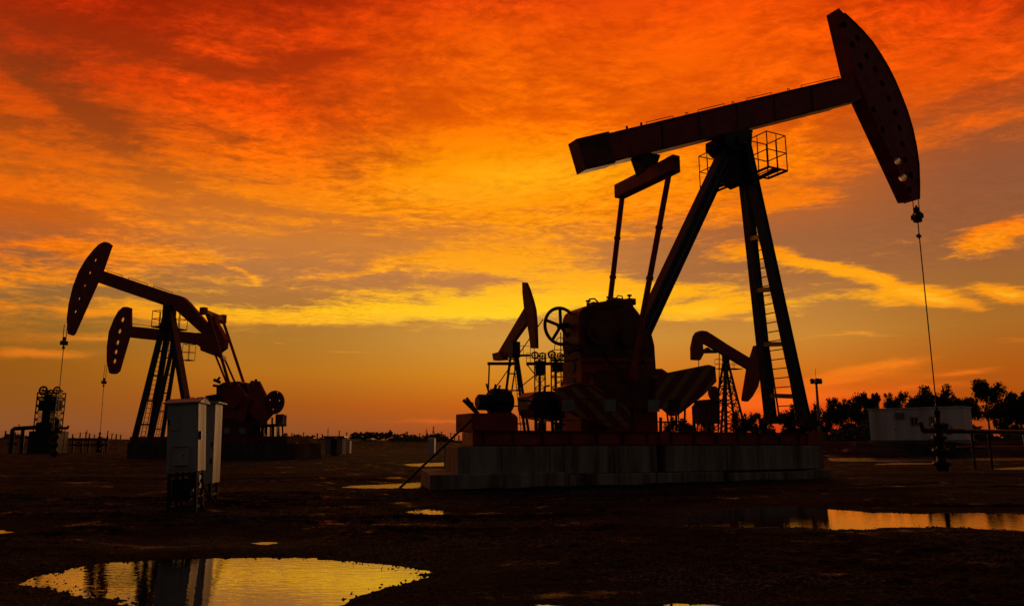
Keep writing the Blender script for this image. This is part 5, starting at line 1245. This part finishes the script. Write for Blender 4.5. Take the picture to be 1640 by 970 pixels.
for i, (x0, x1, y0, Y) in enumerate(((478, 516, 701.5, 420), (562, 585, 699, 420), (590, 636, 703, 380), (640, 672, 703, 430), (120, 160, 702, 420), (0, 18, 701, 400), (690, 735, 704.5, 500))):
    labs = ['long low building on the horizon left of the kiosk', 'low building on the horizon just right of the kiosk', 'pale low building under the clump of far trees', 'low building on the horizon right of the far tree clump', 'low building on the horizon behind the left wellheads', 'low building on the horizon at the left edge', 'flat long building on the horizon behind the slanting pole']
    far_box('far_building', 'building', x0, x1, y0, Y, labs[i], 'brick', 18)
clump = [(576, 697), (585, 699), (594, 696.5), (601, 698), (609, 699), (617, 697), (623, 695), (566, 700), (630, 700), (490, 702), (455, 701), (448, 702), (500, 703), (640, 702.5), (660, 703.5), (185, 703), (200, 704)]
for i, (px, ty) in enumerate(clump):
    Y = 330 + (i * 37) % 60; put_tree(protos[(1, 3, 0)[i % 3]], px, 0, Y, (709 - ty) * 1.1, 11 + (i * 5) % 6, 'small dark tree in the thin row along the far horizon', 'small trees along the horizon', rot=i * 2.1)
sc3 = MB()
for i in range(16000):
    px = rg.uniform(-40, 800); Y = rg.uniform(150, 260); x = xat(px, 705, Y); hh_ = max(.3, 1.35 + .9 * math.sin(px * .03) + .7 * math.sin(px * .011 + 1) + .5 * math.sin(px * .11))
    p = Vector((x, Y, rg.random() * hh_ + .1)); s = rg.uniform(.25, .6); u = Vector((rg.uniform(-1, 1), rg.uniform(-.4, .4), rg.uniform(-.3, .3))).normalized(); v = u.orthogonal().normalized()
    sc3.add([p - u * s, p + v * s * .5, p + u * s, p - v * s * .5], [(0, 1, 2, 3)])
tag(build(sc3, 'scrub', 'scrub', None, origin=Vector((xat(400, 705, 260), 260, 0))), 'low dark scrub in a strip along the left horizon', 'scrub', kind='stuff')
# power poles and pylons
pole = empty('utility_pole', Vector((0, 0, 0)), 'thin far power pole standing on the horizon', 'power pole', 'power poles on the horizon')
build(MB().tube([(0, 0, -.5), (0, 0, 10)], .26, 6, r2=.2), 'pole', 'bark', pole)
m = MB(); m.bar((-1.1, 0, 9.2), (1.1, 0, 9.2), .14, .14)
for x in (-1, 0, 1): m.tube([(x, 0, 9.2), (x, 0, 9.6)], .07, 5)
build(m, 'crossarm', 'bark', pole)
PP = [(8, 690), (128, 693), (137, 692), (143, 694), (179, 694), (186, 695), (193, 696), (467, 693), (478, 695), (500, 696), (508, 694), (555, 692), (594, 694), (632, 694), (637, 696), (646, 694), (660, 696), (707, 691), (713, 696), (722, 693), (735, 697), (172, 690), (33, 695), (104, 694), (486, 692), (516, 695), (543, 690), (573, 694), (604, 693), (618, 692), (652, 691), (672, 694), (700, 695), (728, 694), (742, 691), (54, 693), (24, 692), (116, 695), (151, 696)]
for i, (px, ty) in enumerate(PP):
    c = pole if i == 0 else copy_tree(pole); Y = 240 + (i * 53) % 130; c.location = (xat(px, 700, Y), Y, hz(xat(px, 700, Y), Y)); c.rotation_euler = (0, 0, i * .7); c.scale = (1, 1, (zat(px, ty, Y) - c.location.z) / 9.6)
py_ = empty('pylon', Vector((0, 0, 0)), 'tapering lattice pylon on the horizon', 'pylon', 'pylons on the horizon')
m = MB(); H_ = 24.0
for sx, sy in ((-1, -1), (1, -1), (1, 1), (-1, 1)): m.bar((sx * 2, sy * 2, -.5), (sx * .3, sy * .3, H_), .28, .28)
for k in range(9):
    a, b = k / 9, (k + 1) / 9; ra_, rb_ = 2 - 1.7 * a, 2 - 1.7 * b
    for s in (-1, 1): m.bar((-ra_, s * ra_, a * H_), (rb_, s * rb_, b * H_), .14, .14); m.bar((ra_, s * ra_, a * H_), (-rb_, s * rb_, b * H_), .14, .14)
build(m, 'lattice_tower', 'galv', py_)
m = MB()
for z, w in ((H_ * .72, 4.2), (H_ * .84, 3.4), (H_ * .96, 2.6)): m.bar((-w, 0, z), (w, 0, z), .3, .25)
build(m, 'crossarm', 'galv', py_)
for i, (px, ty, Y, lab) in enumerate(((525, 685, 900, 'lattice pylon on the horizon directly above the lone kiosk'), (683, 686, 950, 'left pylon of the pair left of the big plinth'), (694, 682, 850, 'right and taller pylon of the pair left of the big plinth'), (138, 688, 900, 'lattice pylon on the horizon between the two left rods'))):
    c = py_ if i == 0 else copy_tree(py_); c.location = (xat(px, 700, Y), Y, 0); c.rotation_euler = (0, 0, .3 * i); s = (zat(px, ty, Y)) / 24; c.scale = (s * .8, s * .8, s); c['label'] = lab
